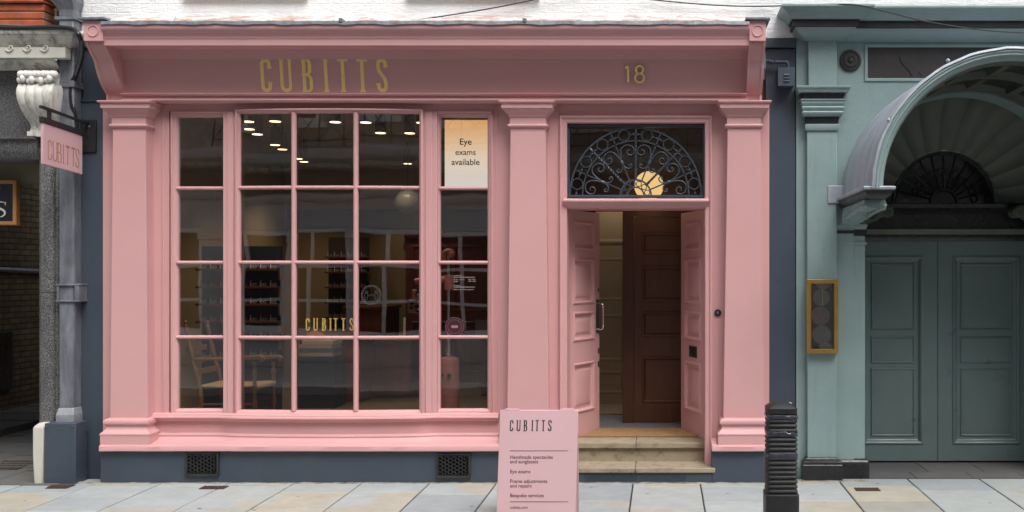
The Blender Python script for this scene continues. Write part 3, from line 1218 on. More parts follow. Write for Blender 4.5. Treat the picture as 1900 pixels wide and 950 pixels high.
# wrought iron half wheel
g = MB()
FC = (X(1179.5, fY), Z(363, fY))
FR = 122 / SC * (DIST + fY) / DIST
FV = 126 / SC * (DIST + fY) / DIST
yI = fY + .012
def el(k, a0=0, a1=180, n=48):
    return [(FC[0] + FR * k * math.cos(R(a0 + (a1 - a0) * i / n)), yI, FC[1] + FV * k * math.sin(R(a0 + (a1 - a0) * i / n))) for i in range(n + 1)]
g.tube(el(1.0), .0105, 4, up=(0, 1, 0))
g.tube(el(.81), .0085, 4, up=(0, 1, 0))
g.tube(el(.235, n=24), .0105, 4, up=(0, 1, 0))
g.tube(el(.125, n=20), .0095, 4, up=(0, 1, 0))
def rp(r, a):
    return (FC[0] + FR * r * math.cos(R(a)), yI, FC[1] + FV * r * math.sin(R(a)))
for k in range(8):
    a = 11.4 + 22.5 * k
    c = rp(.905, a)
    rr = .083 * FR
    g.tube([(c[0] + rr * math.cos(2 * PI * i / 20), yI, c[2] + rr * math.sin(2 * PI * i / 20)) for i in range(20)], .0068, 4, closed=True, up=(0, 1, 0))
    for d in (-9.2, 9.2):
        c2 = rp(.905, a + d)
        g.ball(c2, .0115, 8)
        g.tube([rp(.905, a + d * .62), rp(.905, a + d * 1.25)], .004, 6)
for k in range(6):
    c = rp(.18, 15 + 30 * k)
    rr = .040 * FR
    g.tube([(c[0] + rr * math.cos(2 * PI * i / 12), yI, c[2] + rr * math.sin(2 * PI * i / 12)) for i in range(12)], .0055, 4, closed=True, up=(0, 1, 0))
for a in (45, 90, 135):      # twisted bars
    p0, p1 = Vector(rp(.245, a)), Vector(rp(.985, a))
    d = (p1 - p0).normalized()
    u = Vector((0, 1, 0))
    w = d.cross(u)
    rings = []
    n = 40
    for i in range(n + 1):
        t = i / n
        tw = 2 * PI * 3.2 * min(1, max(0, (t - .06) / .88))
        rings.append([tuple(p0 + (p1 - p0) * t + (u * math.cos(tw + k * PI / 2) + w * math.sin(tw + k * PI / 2)) * .0115) for k in range(4)])
    g.loft(rings)
scroll_out = [(.56, .004), (.65, .025), (.74, .07), (.768, .15), (.725, .225), (.655, .243), (.60, .205), (.61, .145), (.66, .128), (.685, .165), (.665, .188)]
scroll_in = [(.52, .004), (.46, .02), (.425, .06), (.425, .108), (.465, .122), (.475, .088), (.45, .084)]
for a in (22.5, 67.5, 112.5, 157.5):
    g.tube([rp(.245, a), rp(.985, a)], .0085, 4, up=(0, 1, 0))
    er = Vector((math.cos(R(a)), 0, math.sin(R(a))))
    et = Vector((-math.sin(R(a)), 0, math.cos(R(a))))
    c0 = Vector((FC[0], yI, FC[1]))
    for s_ in (-1, 1):
        for sc_, r0, r1 in ((scroll_out, .0075, .0055), (scroll_in, .007, .005)):
            pts = smooth_path([tuple(c0 + er * (r * FR) + et * (s_ * t * FR)) for r, t in sc_], 5)
            m_ = len(pts)
            g.tube(pts, [r0 + (r1 - r0) * i / (m_ - 1) for i in range(m_)], 5, up=(0, 1, 0))
    g.lathe([(.014, -.02), (.017, -.012), (.017, .012), (.014, .02)], (0, 0, 0), 8, 'z', lambda x_, y_, z_, er=er, et=et, c0=c0: tuple(c0 + er * (.54 * FR + z_) + et * x_ + Vector((0, y_, 0))))
g.build('iron_grille', IRON, fano, smooth=30)

# --- the two leaves, folded inwards
hY = .24
DZ1 = Z(388.5, hY)
LW = .635
LH = DZ1 - DZ0
pz = lambda py: Z(py, .52) - DZ0

def leaf(hx, sgn, cosv):
    sinv = math.sqrt(1 - cosv * cosv)
    def xf(u, t, z):
        return (hx + sgn * (u * cosv - t * sinv), hY + u * sinv + t * cosv, z)
    m = MB(xf)
    e0, e1 = .105, LW - .115
    pan = [(e0, e1, pz(764), pz(672)), (e0, e1, pz(632), pz(578)), (e0, e1, pz(564), pz(479)), (e0, e1, pz(464), pz(411))]
    m.panelled(LW, LH, .045, pan, [(0, 0), (.004, -.010), (.014, -.014), (.024, -.008), (.030, .008), (.038, .014), (.062, .014), (.068, .010), (.085, .004)], z0=DZ0)
    o = m.build('door', PINK, shop, smooth=25)
    for z in (DZ0 + .22, DZ0 + 1.05, DZ1 - .28):
        m = MB(xf)
        m.lathe([(.008, -.05), (.008, .05)], (-.004, -.004, z), 8)
        m.build('hinge', BLACK_SATIN, o, smooth=30)
    return o, xf

dl, xl = leaf(X(1052.5, hY), 1, .264 / .64)
dr, xr = leaf(X(1308.5, hY), -1, .215 / .64)
# pull handle on a backplate, bolts and lock plates on the left leaf
zh0, zh1 = Z(618, .75), Z(556, .75)
m = MB(xl)
m.box(LW - .075, LW - .012, -.006, .0, zh0, zh1)
m.build('backplate', paint('dull_steel_plate', (.20, .21, .22), .35, .1, 6, 0, metal=.8), dl, smooth=0, bevel=.002)
m = MB(xl)
uh = LW - .042
zc0_, zc1_ = zh0 + .035, zh1 - .04
pts = smooth_path([(uh, -.004, zc1_), (uh, -.035, zc1_ + .002), (uh, -.062, zc1_ - .018), (uh, -.066, (zc0_ + zc1_) / 2), (uh, -.062, zc0_ + .018), (uh, -.035, zc0_ - .002), (uh, -.004, zc0_)], 6)
m.tube(pts, .0085, 10)
for z in (zc0_ + .03, zc1_ - .03):
    m.ball((uh, -.064, z), .0125, 10)
m.build('pull_handle', CHROME, dl, smooth=40)
for pa, pb in ((535, 541), (646, 656), (670, 681)):
    m = MB(xl)
    m.box(LW - .001, LW + .002, .008, .036, Z(pb, .82), Z(pa, .82))
    m.box(LW - .03, LW - .008, -.003, .001, Z(pb, .8), Z(pa, .8))
    m.build('lock_plate', BLACK_SATIN, dl, smooth=0)
m = MB(xr)
ul = .30
zl0, zl1 = Z(663, .5), Z(642.5, .5)
m.rings_rect(ul - .095, ul + .095, zl0, zl1, [(0, .001), (0, -.010), (.014, -.012), (.020, -.005), (.022, -.003)], 1, None, True)
m.build('letterbox', paint('tarnished_brass', (.10, .095, .075), .35, .25, 14, .05, metal=.7), dr, smooth=30)
m = MB(xr)
m.box(ul - .07, ul + .07, -.0065, -.003, zl0 + .026, zl1 - .026)
m.build('letter_flap', paint('dark_tarnish', (.06, .065, .06), .3, .2, 14, .05, metal=.6), dr, smooth=0)
m = MB(xr)
m.lathe([(.006, 0), (.006, -.006), (.003, -.009)], (.14, 0, Z(490, .4)), 10, 'y')
m.build('door_stud', CHROME, dr, smooth=30)

# --- round bell push beside the right leaf
m = MB()
bc = (X(1332, -.05), -.022, Z(580.5, -.05))
m.lathe([(.031, .0), (.032, -.008), (.028, -.014), (.021, -.015), (.019, -.009), (.015, -.009)], bc, 28, 'y')
bo = m.build('bell_push', BLACK_SATIN, shop, smooth=30)
m = MB()
m.lathe([(.014, -.009), (.013, -.014), (.006, -.016)], bc, 16, 'y')
m.build('bell_button', paint('dull_steel_button', (.25, .26, .26), .3, .1, 5, 0, metal=.7), bo, smooth=40)

# --- lettering on the leaning board
def on_fascia(x, z, d):
    t = (z - f_bot) / (f_top - f_bot)
    return (x, -.108 - .057 * t - .0025 - d, z)
fk = (DIST - .15) / DIST
LZ0, LZ1 = Z(170.5, -.13), Z(108.5, -.16)
LH_ = LZ1 - LZ0
lx = X(482.5, -.15)
xs_px = (482.5, 516.5, 557, 598.5, 626, 662, 698)
m = MB()
word(m, lambda u, v, d: on_fascia(lx + u, LZ0 + v, d), LH_, .108, [(p - 482.5) / SC * fk for p in xs_px], 1.75, .002)
m.build('shop_lettering', GOLD, shop, smooth=0)
# raised numerals
nk = lambda px, py: on_fascia(X(px, -.15), Z(py, -.15), .008)
m = MB()
m.tube([nk(1159.5, 126.5), nk(1164.8, 122.6), nk(1165.2, 125), nk(1165.2, 152)], .0105, 8)
m.build('house_number', BRASS, shop, smooth=40)
m = MB()
for cy, r in ((129, 6.6), (144, 8.3)):
    m.tube([nk(1186.5 + r * math.cos(2 * PI * i / 28), cy + r * math.sin(2 * PI * i / 28)) for i in range(28)], .0105, 8, closed=True)
m.build('house_number', BRASS, shop, smooth=40)

# gold transfer letters and frosted signs on the glass
def on_bow(x, z, d):
    return (x, -.02 + .034 + bow(x) - .007 - d, z)
m = MB()
gz0_, gz1_ = Z(614, -.1), Z(590.5, -.1)
px7 = (565.5, 579, 595, 609.5, 617.5, 632, 647)
word(m, lambda u, v, d: on_bow(X(565.5, -.1) + u, gz0_ + v, d), gz1_ - gz0_, .115, [(p - 565.5) / SC * .989 for p in px7], 1.5, .001)
m.build('window_lettering', paint('bright_gold_leaf', (.75, .52, .17), .28, .3, 20, .1, 60, metal=.5), shop, smooth=0)

m = MB()
c = (X(687, -.1), Z(547.5, -.1))
for rr_ in (.088, .078):
    m.tube([on_bow(c[0] + rr_ * math.cos(2 * PI * i / 40), c[1] + rr_ * math.sin(2 * PI * i / 40), 0) for i in range(40)], .0014, 4, closed=True)
for s_ in (-1, 1):
    hx = c[0] + s_ * .045
    m.tube([on_bow(hx + .010 * math.cos(2 * PI * i / 14), c[1] + .030 + .010 * math.sin(2 * PI * i / 14), 0) for i in range(14)], .0012, 4, closed=True)
    m.tube([on_bow(hx + a, c[1] + b_, 0) for a, b_ in ((-.012, .018), (.012, .018), (.017, -.005), (.010, -.022), (.009, -.042), (-.009, -.042), (-.010, -.022), (-.017, -.005))], .0012, 4, closed=True)
m.tube([on_bow(c[0] - .020, c[1], 0), on_bow(c[0] + .020, c[1], 0)], .0012, 4)
m.build('distance_sticker', GREY_INK, shop, smooth=0)

gy = -.02 + .034 - .006
def on_side(px, py):
    return lambda u, v, d: (X(px) + u, gy, Z(py) + v)
k_ = 1 / SC
text_mesh('hours_text', 'Opening hours', WHITE_INK, shop, on_side(841.5, 512), width=15 * k_)
text_mesh('hours_text', 'Monday - Saturday', WHITE_INK, shop, on_side(841.5, 519.5), width=19.5 * k_)
text_mesh('hours_text', 'Sunday', WHITE_INK, shop, on_side(841.5, 523), width=8 * k_)
text_mesh('hours_text', '10:00 - 18:00', WHITE_INK, shop, on_side(867.5, 519.5), width=13.5 * k_)
text_mesh('hours_text', '12:00 - 17:00', WHITE_INK, shop, on_side(867.5, 523), width=13.5 * k_)
text_mesh('hours_text', 'Eye Exams', WHITE_INK, shop, on_side(841.5, 530.5), width=11 * k_)
text_mesh('hours_text', 'Book in store or online at cubitts.com', WHITE_INK, shop, on_side(841.5, 538), width=37 * k_)
m = MB()
for py in (514.8, 533):
    m.box(X(841.5), X(881), gy - .0005, gy, Z(py), Z(py) + .003)
m.build('hours_rule', WHITE_INK, shop, smooth=0)
m = MB()
c = (X(844, .02), Z(606, .02))
m.lathe([(.088, gy), (.088, gy - .0006)], (c[0], 0, c[1]), 36, 'y')
st_ = m.build('round_sticker', PURPLE_INK, shop, smooth=0)
m = MB()
for rr_ in (.083, .062):
    m.tube([(c[0] + rr_ * math.cos(2 * PI * i / 36), gy - .001, c[1] + rr_ * math.sin(2 * PI * i / 36)) for i in range(36)], .0014, 4, closed=True)
m.box(c[0] - .03, c[0] + .03, gy - .0014, gy - .0007, c[1] - .012, c[1] + .012)
m.build('sticker_ring', paint('pale_pink_vinyl', (.40, .17, .21), .5, .03, 5, 0), st_, smooth=0)
# ================================================================== WALLS ROUND THE SHOPFRONT
ZW = 7.2
w = thing('upper_wall', 'white painted brick wall above the pink shopfront, its paint flaking along the lead flashing', 'wall', (-2.0, 0, 4))
b = MB()
wl, wr = X(137), X(1477)
zlo = Z(71)
wins = [(X(352), X(562)), (X(765), X(992))]
zsill = Z(2) + .085
xs_ = [wl, wins[0][0], wins[0][1], wins[1][0], wins[1][1], wr]
b.box(wl, wr, 0.0, .30, zlo, zsill)
for i in (0, 2, 4):
    b.box(xs_[i], xs_[i + 1], 0.0, .30, zsill, ZW)
for a, c in wins:
    b.box(a, c, .0, .30, zsill + 2.0, ZW)
b.build('brickwork', WHITEWALL, w, smooth=0, merge=False)
for a, c in wins:
    b = MB()
    b.box(a - .05, c + .05, -.045, .16, zsill - .075, zsill + .02)
    b.build('window_ledge', CLEANSTONE, w, bevel=.01)
    b = MB()
    b.rings_rect(a + .002, c - .002, zsill + .022, zsill + 1.998, [(0, .16), (0, .12), (.06, .12), (.065, .16)])
    b.box((a + c) / 2 - .02, (a + c) / 2 + .02, .125, .16, zsill + .087, zsill + 1.933)
    b.box(a + .067, c - .067, .127, .158, zsill + 1.0, zsill + 1.045)
    f = b.build('sash_window', WHITEFRAME, w, smooth=0, bevel=.004)
    b = MB()
    b.box(a + .03, c - .03, .148, .155, zsill + .05, zsill + 1.96)
    b.build('pane', DARKGLASS, f, smooth=0)

# narrow dark blue strips either side
b = MB()
b.box(X(150), X(199), -.012, .25, -.06, Z(188))
b.box(X(150), X(199), .018, .25, Z(188) + .006, zlo - .001)
b.box(X(150), X(199), -.03, .25, Z(188) - .004, Z(188) + .006)
b.box(X(150), X(192), -.006, .017, Z(88), zlo - .003)
o = b.build('wall', NAVY, bevel=.004)
tag(o, 'tall narrow strip of dark blue wall left of the pink shopfront, behind the hanging sign', 'wall')
b = MB()
b.box(X(1421), X(1477) - .003, .012, .25, -.06, Z(90))
b.box(X(1412), X(1477) - .003, -.02, .25, Z(89), zlo - .001)
o = b.build('wall', NAVY, bevel=.004)
tag(o, 'tall narrow strip of dark blue wall right of the pink shopfront, behind the bollard', 'wall')

# vented junction box with its conduit
jb = thing('junction_box', 'small dark blue louvred metal box with a bent conduit on the right dark blue wall', 'junction box', (X(1458), 0, Z(144)))
b = MB()
jx0, jx1, jz0, jz1 = X(1443.5, -.1), X(1473, -.1), Z(160, -.1), Z(127, -.1)
b.box(jx0, jx1, -.12, .012, jz0, jz1)
b.box(jx0 - .004, jx1 + .004, -.128, -.1205, jz0 - .004, jz1 + .003)
b.build('box', NAVY, jb, bevel=.005)
b = MB()
for q in (139, 144.5, 150):
    z = Z(q, -.12)
    b.loft([[((jx0 + jx1) / 2 - .026, -.128, z - .008), ((jx0 + jx1) / 2 + .030, -.128, z - .008), ((jx0 + jx1) / 2 + .030, -.128, z + .008), ((jx0 + jx1) / 2 - .026, -.128, z + .008)],
            [((jx0 + jx1) / 2 - .022, -.140, z - .007), ((jx0 + jx1) / 2 + .026, -.140, z - .007), ((jx0 + jx1) / 2 + .028, -.129, z + .006), ((jx0 + jx1) / 2 - .024, -.129, z + .006)]])
b.build('louvre', NAVY, jb, smooth=0)
b = MB()
b.tube(smooth_path([(X(1421, -.06), -.06, Z(116)), (X(1440, -.06), -.06, Z(118)), (X(1456, -.06), -.06, Z(117.5)), (X(1461.5, -.06), -.06, Z(121)), (X(1462.5, -.06), -.06, jz1)], 6), .016, 10)
for q in (1426, 1432, 1438):
    b.tube([(X(q, -.06) + random.uniform(-.01, .01), -.06 + .019 * math.sin(2 * PI * i / 12), Z(117) + .02 * math.cos(2 * PI * i / 12)) for i in range(12)], .006, 5, closed=True)
b.build('conduit', NAVY, jb, smooth=40)

# ================================================================== STONE AND GRANITE HOUSE ON THE LEFT, WITH ITS ALLEY
hs_ = thing('alley_house', 'grey granite and weathered white stone front with red brick above, over a dark alley opening', 'building', (-6.5, .2, 0))
AX0 = -11.5
# granite column and lintel
b = MB()
ca, cb_ = X(71, -.1), X(107, -.1)
zc_ = Z(300, -.1)
prof = [(cb_, .25), (cb_, -.06), (cb_ - .012, -.075), (cb_ - .03, -.078), (cb_ - .036, -.10), (cb_ - .07, -.128), (ca + .05, -.128), (ca + .015, -.11), (ca, -.07), (ca, .25)]
def ring(k, z, sh=0):
    return [(x + (sh if x > (ca + cb_) / 2 else -sh * 0), y, z) for x, y in prof]
zj = Z(543, -.1)
zg = Z(786, -.15)
b.loft([ring(0, zg), ring(0, zj - .002)])
b.loft([ring(0, zj + .002), ring(0, zc_), [(x + (.03 if x <= cb_ - .036 else .0) * 0 + (.012 if x < -5.6 else 0), y + .03, zc_ + .05) for x, y in prof], [(x + (.03 if x < -5.6 else 0), y + .07, zc_ + .08) for x, y in prof]])
b.build('granite_column', GRANITE, hs_, smooth=50)
b = MB()
zl_top, zl_bot = Z(253, -.15), Z(300, -.12)
pl = [(.2, zl_bot + .03), (.05, zl_bot)] + [(-.03 - .13 * math.sin(R(a)), zl_bot + .11 - .11 * math.cos(R(a))) for a in range(0, 91, 15)] + [(-.16, zl_top - .05), (-.165, zl_top - .03), (-.19, zl_top - .026), (-.19, zl_top), (.2, zl_top)]
b.run(pl, AX0, X(76, -.1))
b.run([(y + .02, z) for y, z in pl[:-5]] + [(.2, zl_top)], X(76, -.1) + .001, X(106, -.1))
b.build('granite_lintel', GRANITE, hs_, smooth=50)
b = MB()
b.box(AX0, X(106, 0), -.02, .25, zl_top + .001, Z(128, -.02))
b.build('granite_frieze', GRANITE, hs_, smooth=0)
# carved corbel: ribbed S console with rolled top
b = MB()
kx0, kx1 = X(33, -.25), X(106, -.22)
KW = kx1 - kx0
kz = lambda p: Z(p, -.25)
spine = smooth_path([(0, -.27, kz(155)), (0, -.30, kz(166)), (0, -.31, kz(178)), (0, -.29, kz(195)), (0, -.235, kz(212)), (0, -.17, kz(224)), (0, -.15, kz(231)), (0, -.155, kz(238)), (0, -.15, kz(250))], 5)
nr = 16
rings = []
for p in spine:
    t = (kz(155) - p[2]) / (kz(155) - kz(250))
    shr = .0 if t < .15 else .10 * min(1, (t - .15) / .6)
    row = []
    for i in range(nr * 3 + 1):
        u = i / (nr * 3)
        rib = .014 * abs(math.sin(PI * 4 * u)) ** .45 if t < .85 else .006
        row.append((kx0 + KW * (.02 + shr) + KW * (.96 - 2 * shr) * u, p[1] - rib + .02, p[2]))
    row = row + [(row[-1][0], .0, p[2]), (row[0][0], .0, p[2])]
    rings.append(row)
b.loft(rings)
for i in range(4):
    xa = kx0 + KW * (.10 + .235 * i)
    b.lathe([(.02, 0), (.034, .010), (.038, .03), (.033, .045), (.038, .07), (.034, .10), (.02, .112)], (xa - .02, -.262, kz(135) - .02), 14, 'x')
b.box(kx0 + .03, kx1 - .03, -.23, .0, kz(158), kz(132))
for i in range(8):
    b.ball((kx0 + KW * (.08 + .12 * i), -.262 - .02 * (i % 2), kz(149) + .01 * math.sin(i * 2.1)), .026, 8, 1.3)
b.box(kx0 + KW * .10, kx1 - KW * .10, -.175, 0, kz(251), kz(241))
b.build('carved_corbel', OLDSTONE, hs_, smooth=60)
# moulded cornice
b = MB()
q = lambda p: Z(p, -.25)
endx = X(139, -.26)
prof = [(0, q(88)), (.03, q(86)), (.055, q(82)), (.06, q(80.5)), (.075, q(79)), (.085, q(75)), (.112, q(69)), (.118, q(66.5)), (.128, q(66)), (.128, q(64)), (.142, q(63.4)), (.15, q(60)), (.15, q(57)), (.135, q(56.4)), (.132, q(53)), (.10, q(52.5)), (0, q(52))]
jx = X(104, -.1)
b.wrap(prof, AX0, jx - .14, -.13, .0)
b.wrap(prof, jx - .5, endx - .14, -.132, -.10)
b.build('stone_cornice', OLDSTONE, hs_, smooth=35)
b = MB()
b.box(AX0, jx - .1, -.235, .0, Z(109, -.19), q(86) - .004)
b.box(jx - .099, X(121, -.235), -.235, -.15, Z(109, -.19), q(86) - .004)
for px_ in (23, 56, 88, -10):
    cx_, cz_ = X(px_, -.20), Z(91, -.20)
    b.tube(smooth_path([(cx_ - .04, -.238, cz_ - .012), (cx_ - .005, -.244, cz_ - .03), (cx_ + .028, -.244, cz_ - .012), (cx_ + .022, -.244, cz_ + .018), (cx_ - .004, -.242, cz_ + .012), (cx_ + .004, -.24, cz_ - .006)], 5), [.0055] * 26, 6)
b.build('stone_architrave', CLEANSTONE, hs_, smooth=40, bevel=.004)
b = MB()
b.run([(.0, Z(128, -.1)), (-.06, Z(128, -.1)), (-.09, Z(124, -.1)), (-.12, Z(116, -.15)), (-.16, Z(109, -.19) - .002), (0, Z(109, -.19) - .002)], AX0, X(108, -.1))
b.build('stone_soffit', OLDSTONE, hs_, smooth=40)
# brick above
b = MB()
for k, (za, zb2) in enumerate(((52.5, 37), (36, 22), (21, 7))):
    b.box(AX0, X(83 - k * .3, -.12), -.14 + .006 * k, .2, Z(za, -.12), Z(zb2, -.12))
b.box(AX0, X(84, -.12), -.16, .2, Z(6, -.12), Z(1, -.12))
b.box(AX0, X(83, -.12), -.14, .2, Z(0, -.12), ZW)
b.build('red_brick_pier', REDBRICK, hs_, smooth=0, bevel=.012)
b = MB()
b.box(X(83) - .05, X(137) - .002, .02, .25, q(52), ZW)
b.build('dark_brickwork', DARKBRICK, hs_, smooth=0)
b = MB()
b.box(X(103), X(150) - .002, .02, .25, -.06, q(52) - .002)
b.build('pipe_back_wall', mat_old_stone('dark_render', (.10, .095, .085), (.03, .03, .028), .5), hs_, smooth=0)  # dark mottled wall behind the downpipe
# white guard stone
b = MB()
gx0, gx1 = X(63.5, -.2), X(84, -.2)
b.loft([[(gx0 + .02, -.24, -.02), (gx1, -.24, -.02), (gx1, .2, -.02), (gx0, .2, -.02)],
        [(gx0 + .005, -.235, .25), (gx1, -.235, .25), (gx1, .2, .25), (gx0 - .012, .2, .25)],
        [(gx0, -.225, Z(792, -.2)), (gx1, -.225, Z(792, -.2)), (gx1, .2, Z(792, -.2)), (gx0 - .012, .2, Z(792, -.2))],
        [(gx0 + .03, -.19, Z(785, -.2)), (gx1, -.19, Z(785, -.2)), (gx1, .2, Z(785, -.2)), (gx0 + .02, .2, Z(785, -.2))]])
b.box(gx1 + .001, X(107, -.15), -.15, .2, -.02, zg)
b.build('guard_stone', CLEANSTONE, hs_, smooth=30, bevel=.012)
# alley passage walls and soffit
b = MB()
b.box(-8.8, -8.5, .0, 12, -.1, 3.4)
b.build('passage_wall', STOCKBRICK, hs_, smooth=0)
b = MB()
b.box(ca + .1, -5.28, .26, 12, -.1, 3.4)
b.build('passage_wall', STOCKBRICK, hs_, smooth=0)
b = MB()
b.box(-8.8, -5.28, 12.002, 12.2, -.1, 5.4)
b.build('passage_end_wall', STOCKBRICK_X, hs_, smooth=0)
b = MB()
b.box(AX0, -8.5, -.02, .0, -.1, zl_bot)
b.build('front_pier', GRANITE, hs_, smooth=0)
b = MB()
b.box(-8.8, -5.3, .25, 4.6, 3.4, 3.6)
for k in range(3):
    b.box(-8.5, -5.65, .5 + k * 1.5, .72 + k * 1.5, 3.2, 3.399)
b.build('passage_ceiling', paint('smoky_ceiling', (.22, .19, .14), .8, .2, 2, .1), hs_, smooth=0)
b = MB()
b.box(-8.5, ca + .03, .26, .45, Z(340, .3), zl_bot + .2)
b.build('passage_beam', paint('old_cream_beam', (.24, .21, .15), .7, .2, 2, .1), hs_, smooth=0)
# cables on the passage wall and a dark panel low down
b = MB()
b.tube(smooth_path([(-8.46, 2.0, 1.98), (-8.46, 4, 1.9), (-8.46, 5, 1.92), (-8.46, 5.6, 2.2), (-8.46, 5.8, 2.9)], 6), .035, 6)
b.build('passage_cable', DARKPLASTIC, hs_, smooth=40)
b = MB()
b.box(-8.499, -8.46, 3.3, 3.95, .35, 1.1)
b.build('coal_hatch', DARKPLASTIC, hs_, smooth=0)

# framed alley sign, only its last letter in view
sg = thing('alley_sign', 'navy signboard in a gilded frame with a white letter S, hung in the alley opening', 'sign', (-6.6, .18, Z(376, .18)))
b = MB()
sxa, sxb, sza, szb = -8.2, X(33, .18), Z(418, .18), Z(334, .18)
b.rings_rect(sxa, sxb, sza, szb, [(0, .21), (0, .16), (.008, .155), (.030, .155), (.036, .165), (.036, .18)], 1)
b.build('frame', COPPER_EDGE, sg, smooth=0)
b = MB()
b.box(sxa + .03, sxb - .03, .172, .20, sza + .03, szb - .03)
b.build('board', paint('navy_signboard', (.008, .010, .024), .35, .1, 3, 0), sg, smooth=0)
b = MB()
# serif S: swelling spine with two bracket serifs
sx_c, sz_c = X(1.0, .17), Z(388.5, .17)
def sp(u, v, d=0):
    return (sx_c + u * .072, .171 - d, sz_c + v * .070)
spts = smooth_path([(.62, 0, .62), (.48, 0, .88), (.05, 0, .98), (-.42, 0, .82), (-.55, 0, .50), (-.30, 0, .20), (.20, 0, -.02), (.52, 0, -.30), (.50, 0, -.68), (.12, 0, -.95), (-.35, 0, -.90), (-.60, 0, -.58)], 5)
nn_ = len(spts)
wds = [.07 + .22 * max(0, math.sin(PI * i / (nn_ - 1))) ** 2.2 for i in range(nn_)]
ribbon(b, [(p[0], p[2]) for p in spts], wds, sp, 0, .002)
ribbon(b, [(.64, .98), (.64, .48)], [.10, .03], sp, .0006, .002)
ribbon(b, [(-.64, -.98), (-.64, -.44)], [.10, .03], sp, .0006, .002)
b.build('letter', paint('cream_sign_paint', (.72, .68, .58), .5, .05, 6, 0), sg, smooth=0)
for xx in (-7.6, -6.6):
    b = MB()
    b.tube([(xx, .185, szb), (xx, .185, 3.3)], .008, 6)
    b.build('hanger', BLACK_SATIN, sg, smooth=40)

# lead downpipe with hopper, collar and boot
dp = thing('downpipe', 'square grey lead downpipe between the granite column and the dark blue wall', 'downpipe', (X(123), -.08, 0))
b = MB()
pa, pb_ = X(109.5, -.12), X(137.5, -.12)
b.box(pa, pb_, -.125, .0, Z(757, -.12), Z(36, -.12))
b.build('pipe', LEADM, dp, bevel=.012)
b = MB()
b.box(pa - .014, pb_ + .012, -.14, .01, Z(162, -.12), Z(154, -.12))
b.box(pa - .006, pb_ + .006, -.133, .01, Z(154, -.12) + .001, Z(150, -.12))
b.build('collar', LEADM, dp, bevel=.004)
b = MB()
b.box(pa - .03, pb_ + .02, -.14, .01, Z(36.5, -.12), Z(31.5, -.12))
b.build('collar', LEADM, dp, bevel=.004)
b = MB()
for zz_ in (528.5, 558.5):
    b.box(X(103, -.14), X(147, -.14), -.145, .01, Z(zz_ + 1.7, -.14), Z(zz_ - 1.7, -.14))
b.box(X(138, -.14), X(146, -.14), -.142, -.01, Z(557, -.14), Z(530, -.14))
b.box(X(105, -.14), X(109, -.14), -.139, -.01, Z(557, -.14), Z(530, -.14))
b.build('collar', LEADM, dp, bevel=.004)
b = MB()
b.loft([[(pa - .0, .0, Z(31.5, -.12)), (pb_ + .0, .0, Z(31.5, -.12)), (pb_, -.125, Z(31.5, -.12)), (pa, -.125, Z(31.5, -.12))],
        [(pa - .0, .0, Z(18, -.12)), (pb_, .0, Z(18, -.12)), (pb_, -.13, Z(18, -.12)), (pa, -.13, Z(18, -.12))],
        [(pa - .05, .0, Z(2, -.12)), (pb_ + .02, .0, Z(2, -.12)), (pb_ + .02, -.18, Z(2, -.12)), (pa - .05, -.18, Z(2, -.12))],
        [(pa - .05, .0, 4.75), (pb_ + .02, .0, 4.75), (pb_ + .02, -.18, 4.75), (pa - .05, -.18, 4.75)]])
b.build('hopper', LEADM, dp, smooth=0, bevel=.008)
b = MB()
b.loft([[(pa - .012, .0, Z(786, -.14)), (pb_ + .012, .0, Z(786, -.14)), (pb_ + .012, -.15, Z(786, -.14)), (pa - .012, -.15, Z(786, -.14))],
        [(pa - .012, .0, Z(770, -.14)), (pb_ + .012, .0, Z(770, -.14)), (pb_ + .012, -.15, Z(770, -.14)), (pa - .012, -.15, Z(770, -.14))],
        [(pa, .0, Z(757, -.14)), (pb_, .0, Z(757, -.14)), (pb_, -.127, Z(757, -.14)), (pa, -.127, Z(757, -.14))]])
b.build('boot', paint('pale_lead', (.33, .34, .37), .5, .25, 9, .3, 22, metal=.2), dp, smooth=0, bevel=.006)

# dark blue steel casing at its foot
cs = thing('pipe_casing', 'dark blue steel box casing round the foot of the downpipe on the pavement', 'casing', (X(112, -.2), -.15, 0))
b = MB()
b.box(X(82.5, -.24), X(140, -.24), -.24, -.06, -.03, Z(785.5, -.24))
b.build('casing_panel', NAVY, cs, bevel=.006)
for zz_ in (798, 838, 878):
    b = MB()
    b.box(X(140, -.24) + .001, X(158, -.1), -.09, -.062, Z(zz_ + 4, -.1), Z(zz_ - 4, -.1))
    b.ball((X(155, -.1), -.095, Z(zz_, -.1)), .014, 8)
    b.build('fixing_lug', NAVY, cs, smooth=40)
for xx in (87, 134):
    b = MB()
    b.ball((X(xx, -.24), -.241, Z(792, -.24)), .010, 8)
    b.build('screw_head', NAVY, cs, smooth=40)

# black cable looping down beside the pipe, paler conduit below
cb2 = thing('cable', 'thick black cable looping over the stone cornice and down beside the lead downpipe', 'cable', (X(143), -.1, 0))
b = MB()
pth = [(-20, -.28, 50), (0, -.28, 51.5), (40, -.28, 52), (85, -.29, 51), (120, -.30, 51.5), (140, -.30, 56), (147, -.32, 67), (152, -.22, 84), (151, -.16, 106), (143, -.11, 132), (135, -.11, 152), (132, -.11, 172), (134, -.11, 196), (139, -.10, 215), (142, -.06, 240), (143, -.04, 300)]
b.tube(smooth_path([(X(p, y), y, Z(q_, y)) for p, y, q_ in pth], 6), .021, 8)
b.build('black_cable', DARKPLASTIC, cb2, smooth=50)
b = MB()
pth2 = [(-20, -.28, 46), (40, -.28, 48), (90, -.29, 48.5), (122, -.30, 50), (143, -.29, 58), (151, -.29, 76), (150, -.2, 106), (140, -.13, 140)]
b.tube(smooth_path([(X(p, y), y, Z(q_, y)) for p, y, q_ in pth2], 6), .010, 6)
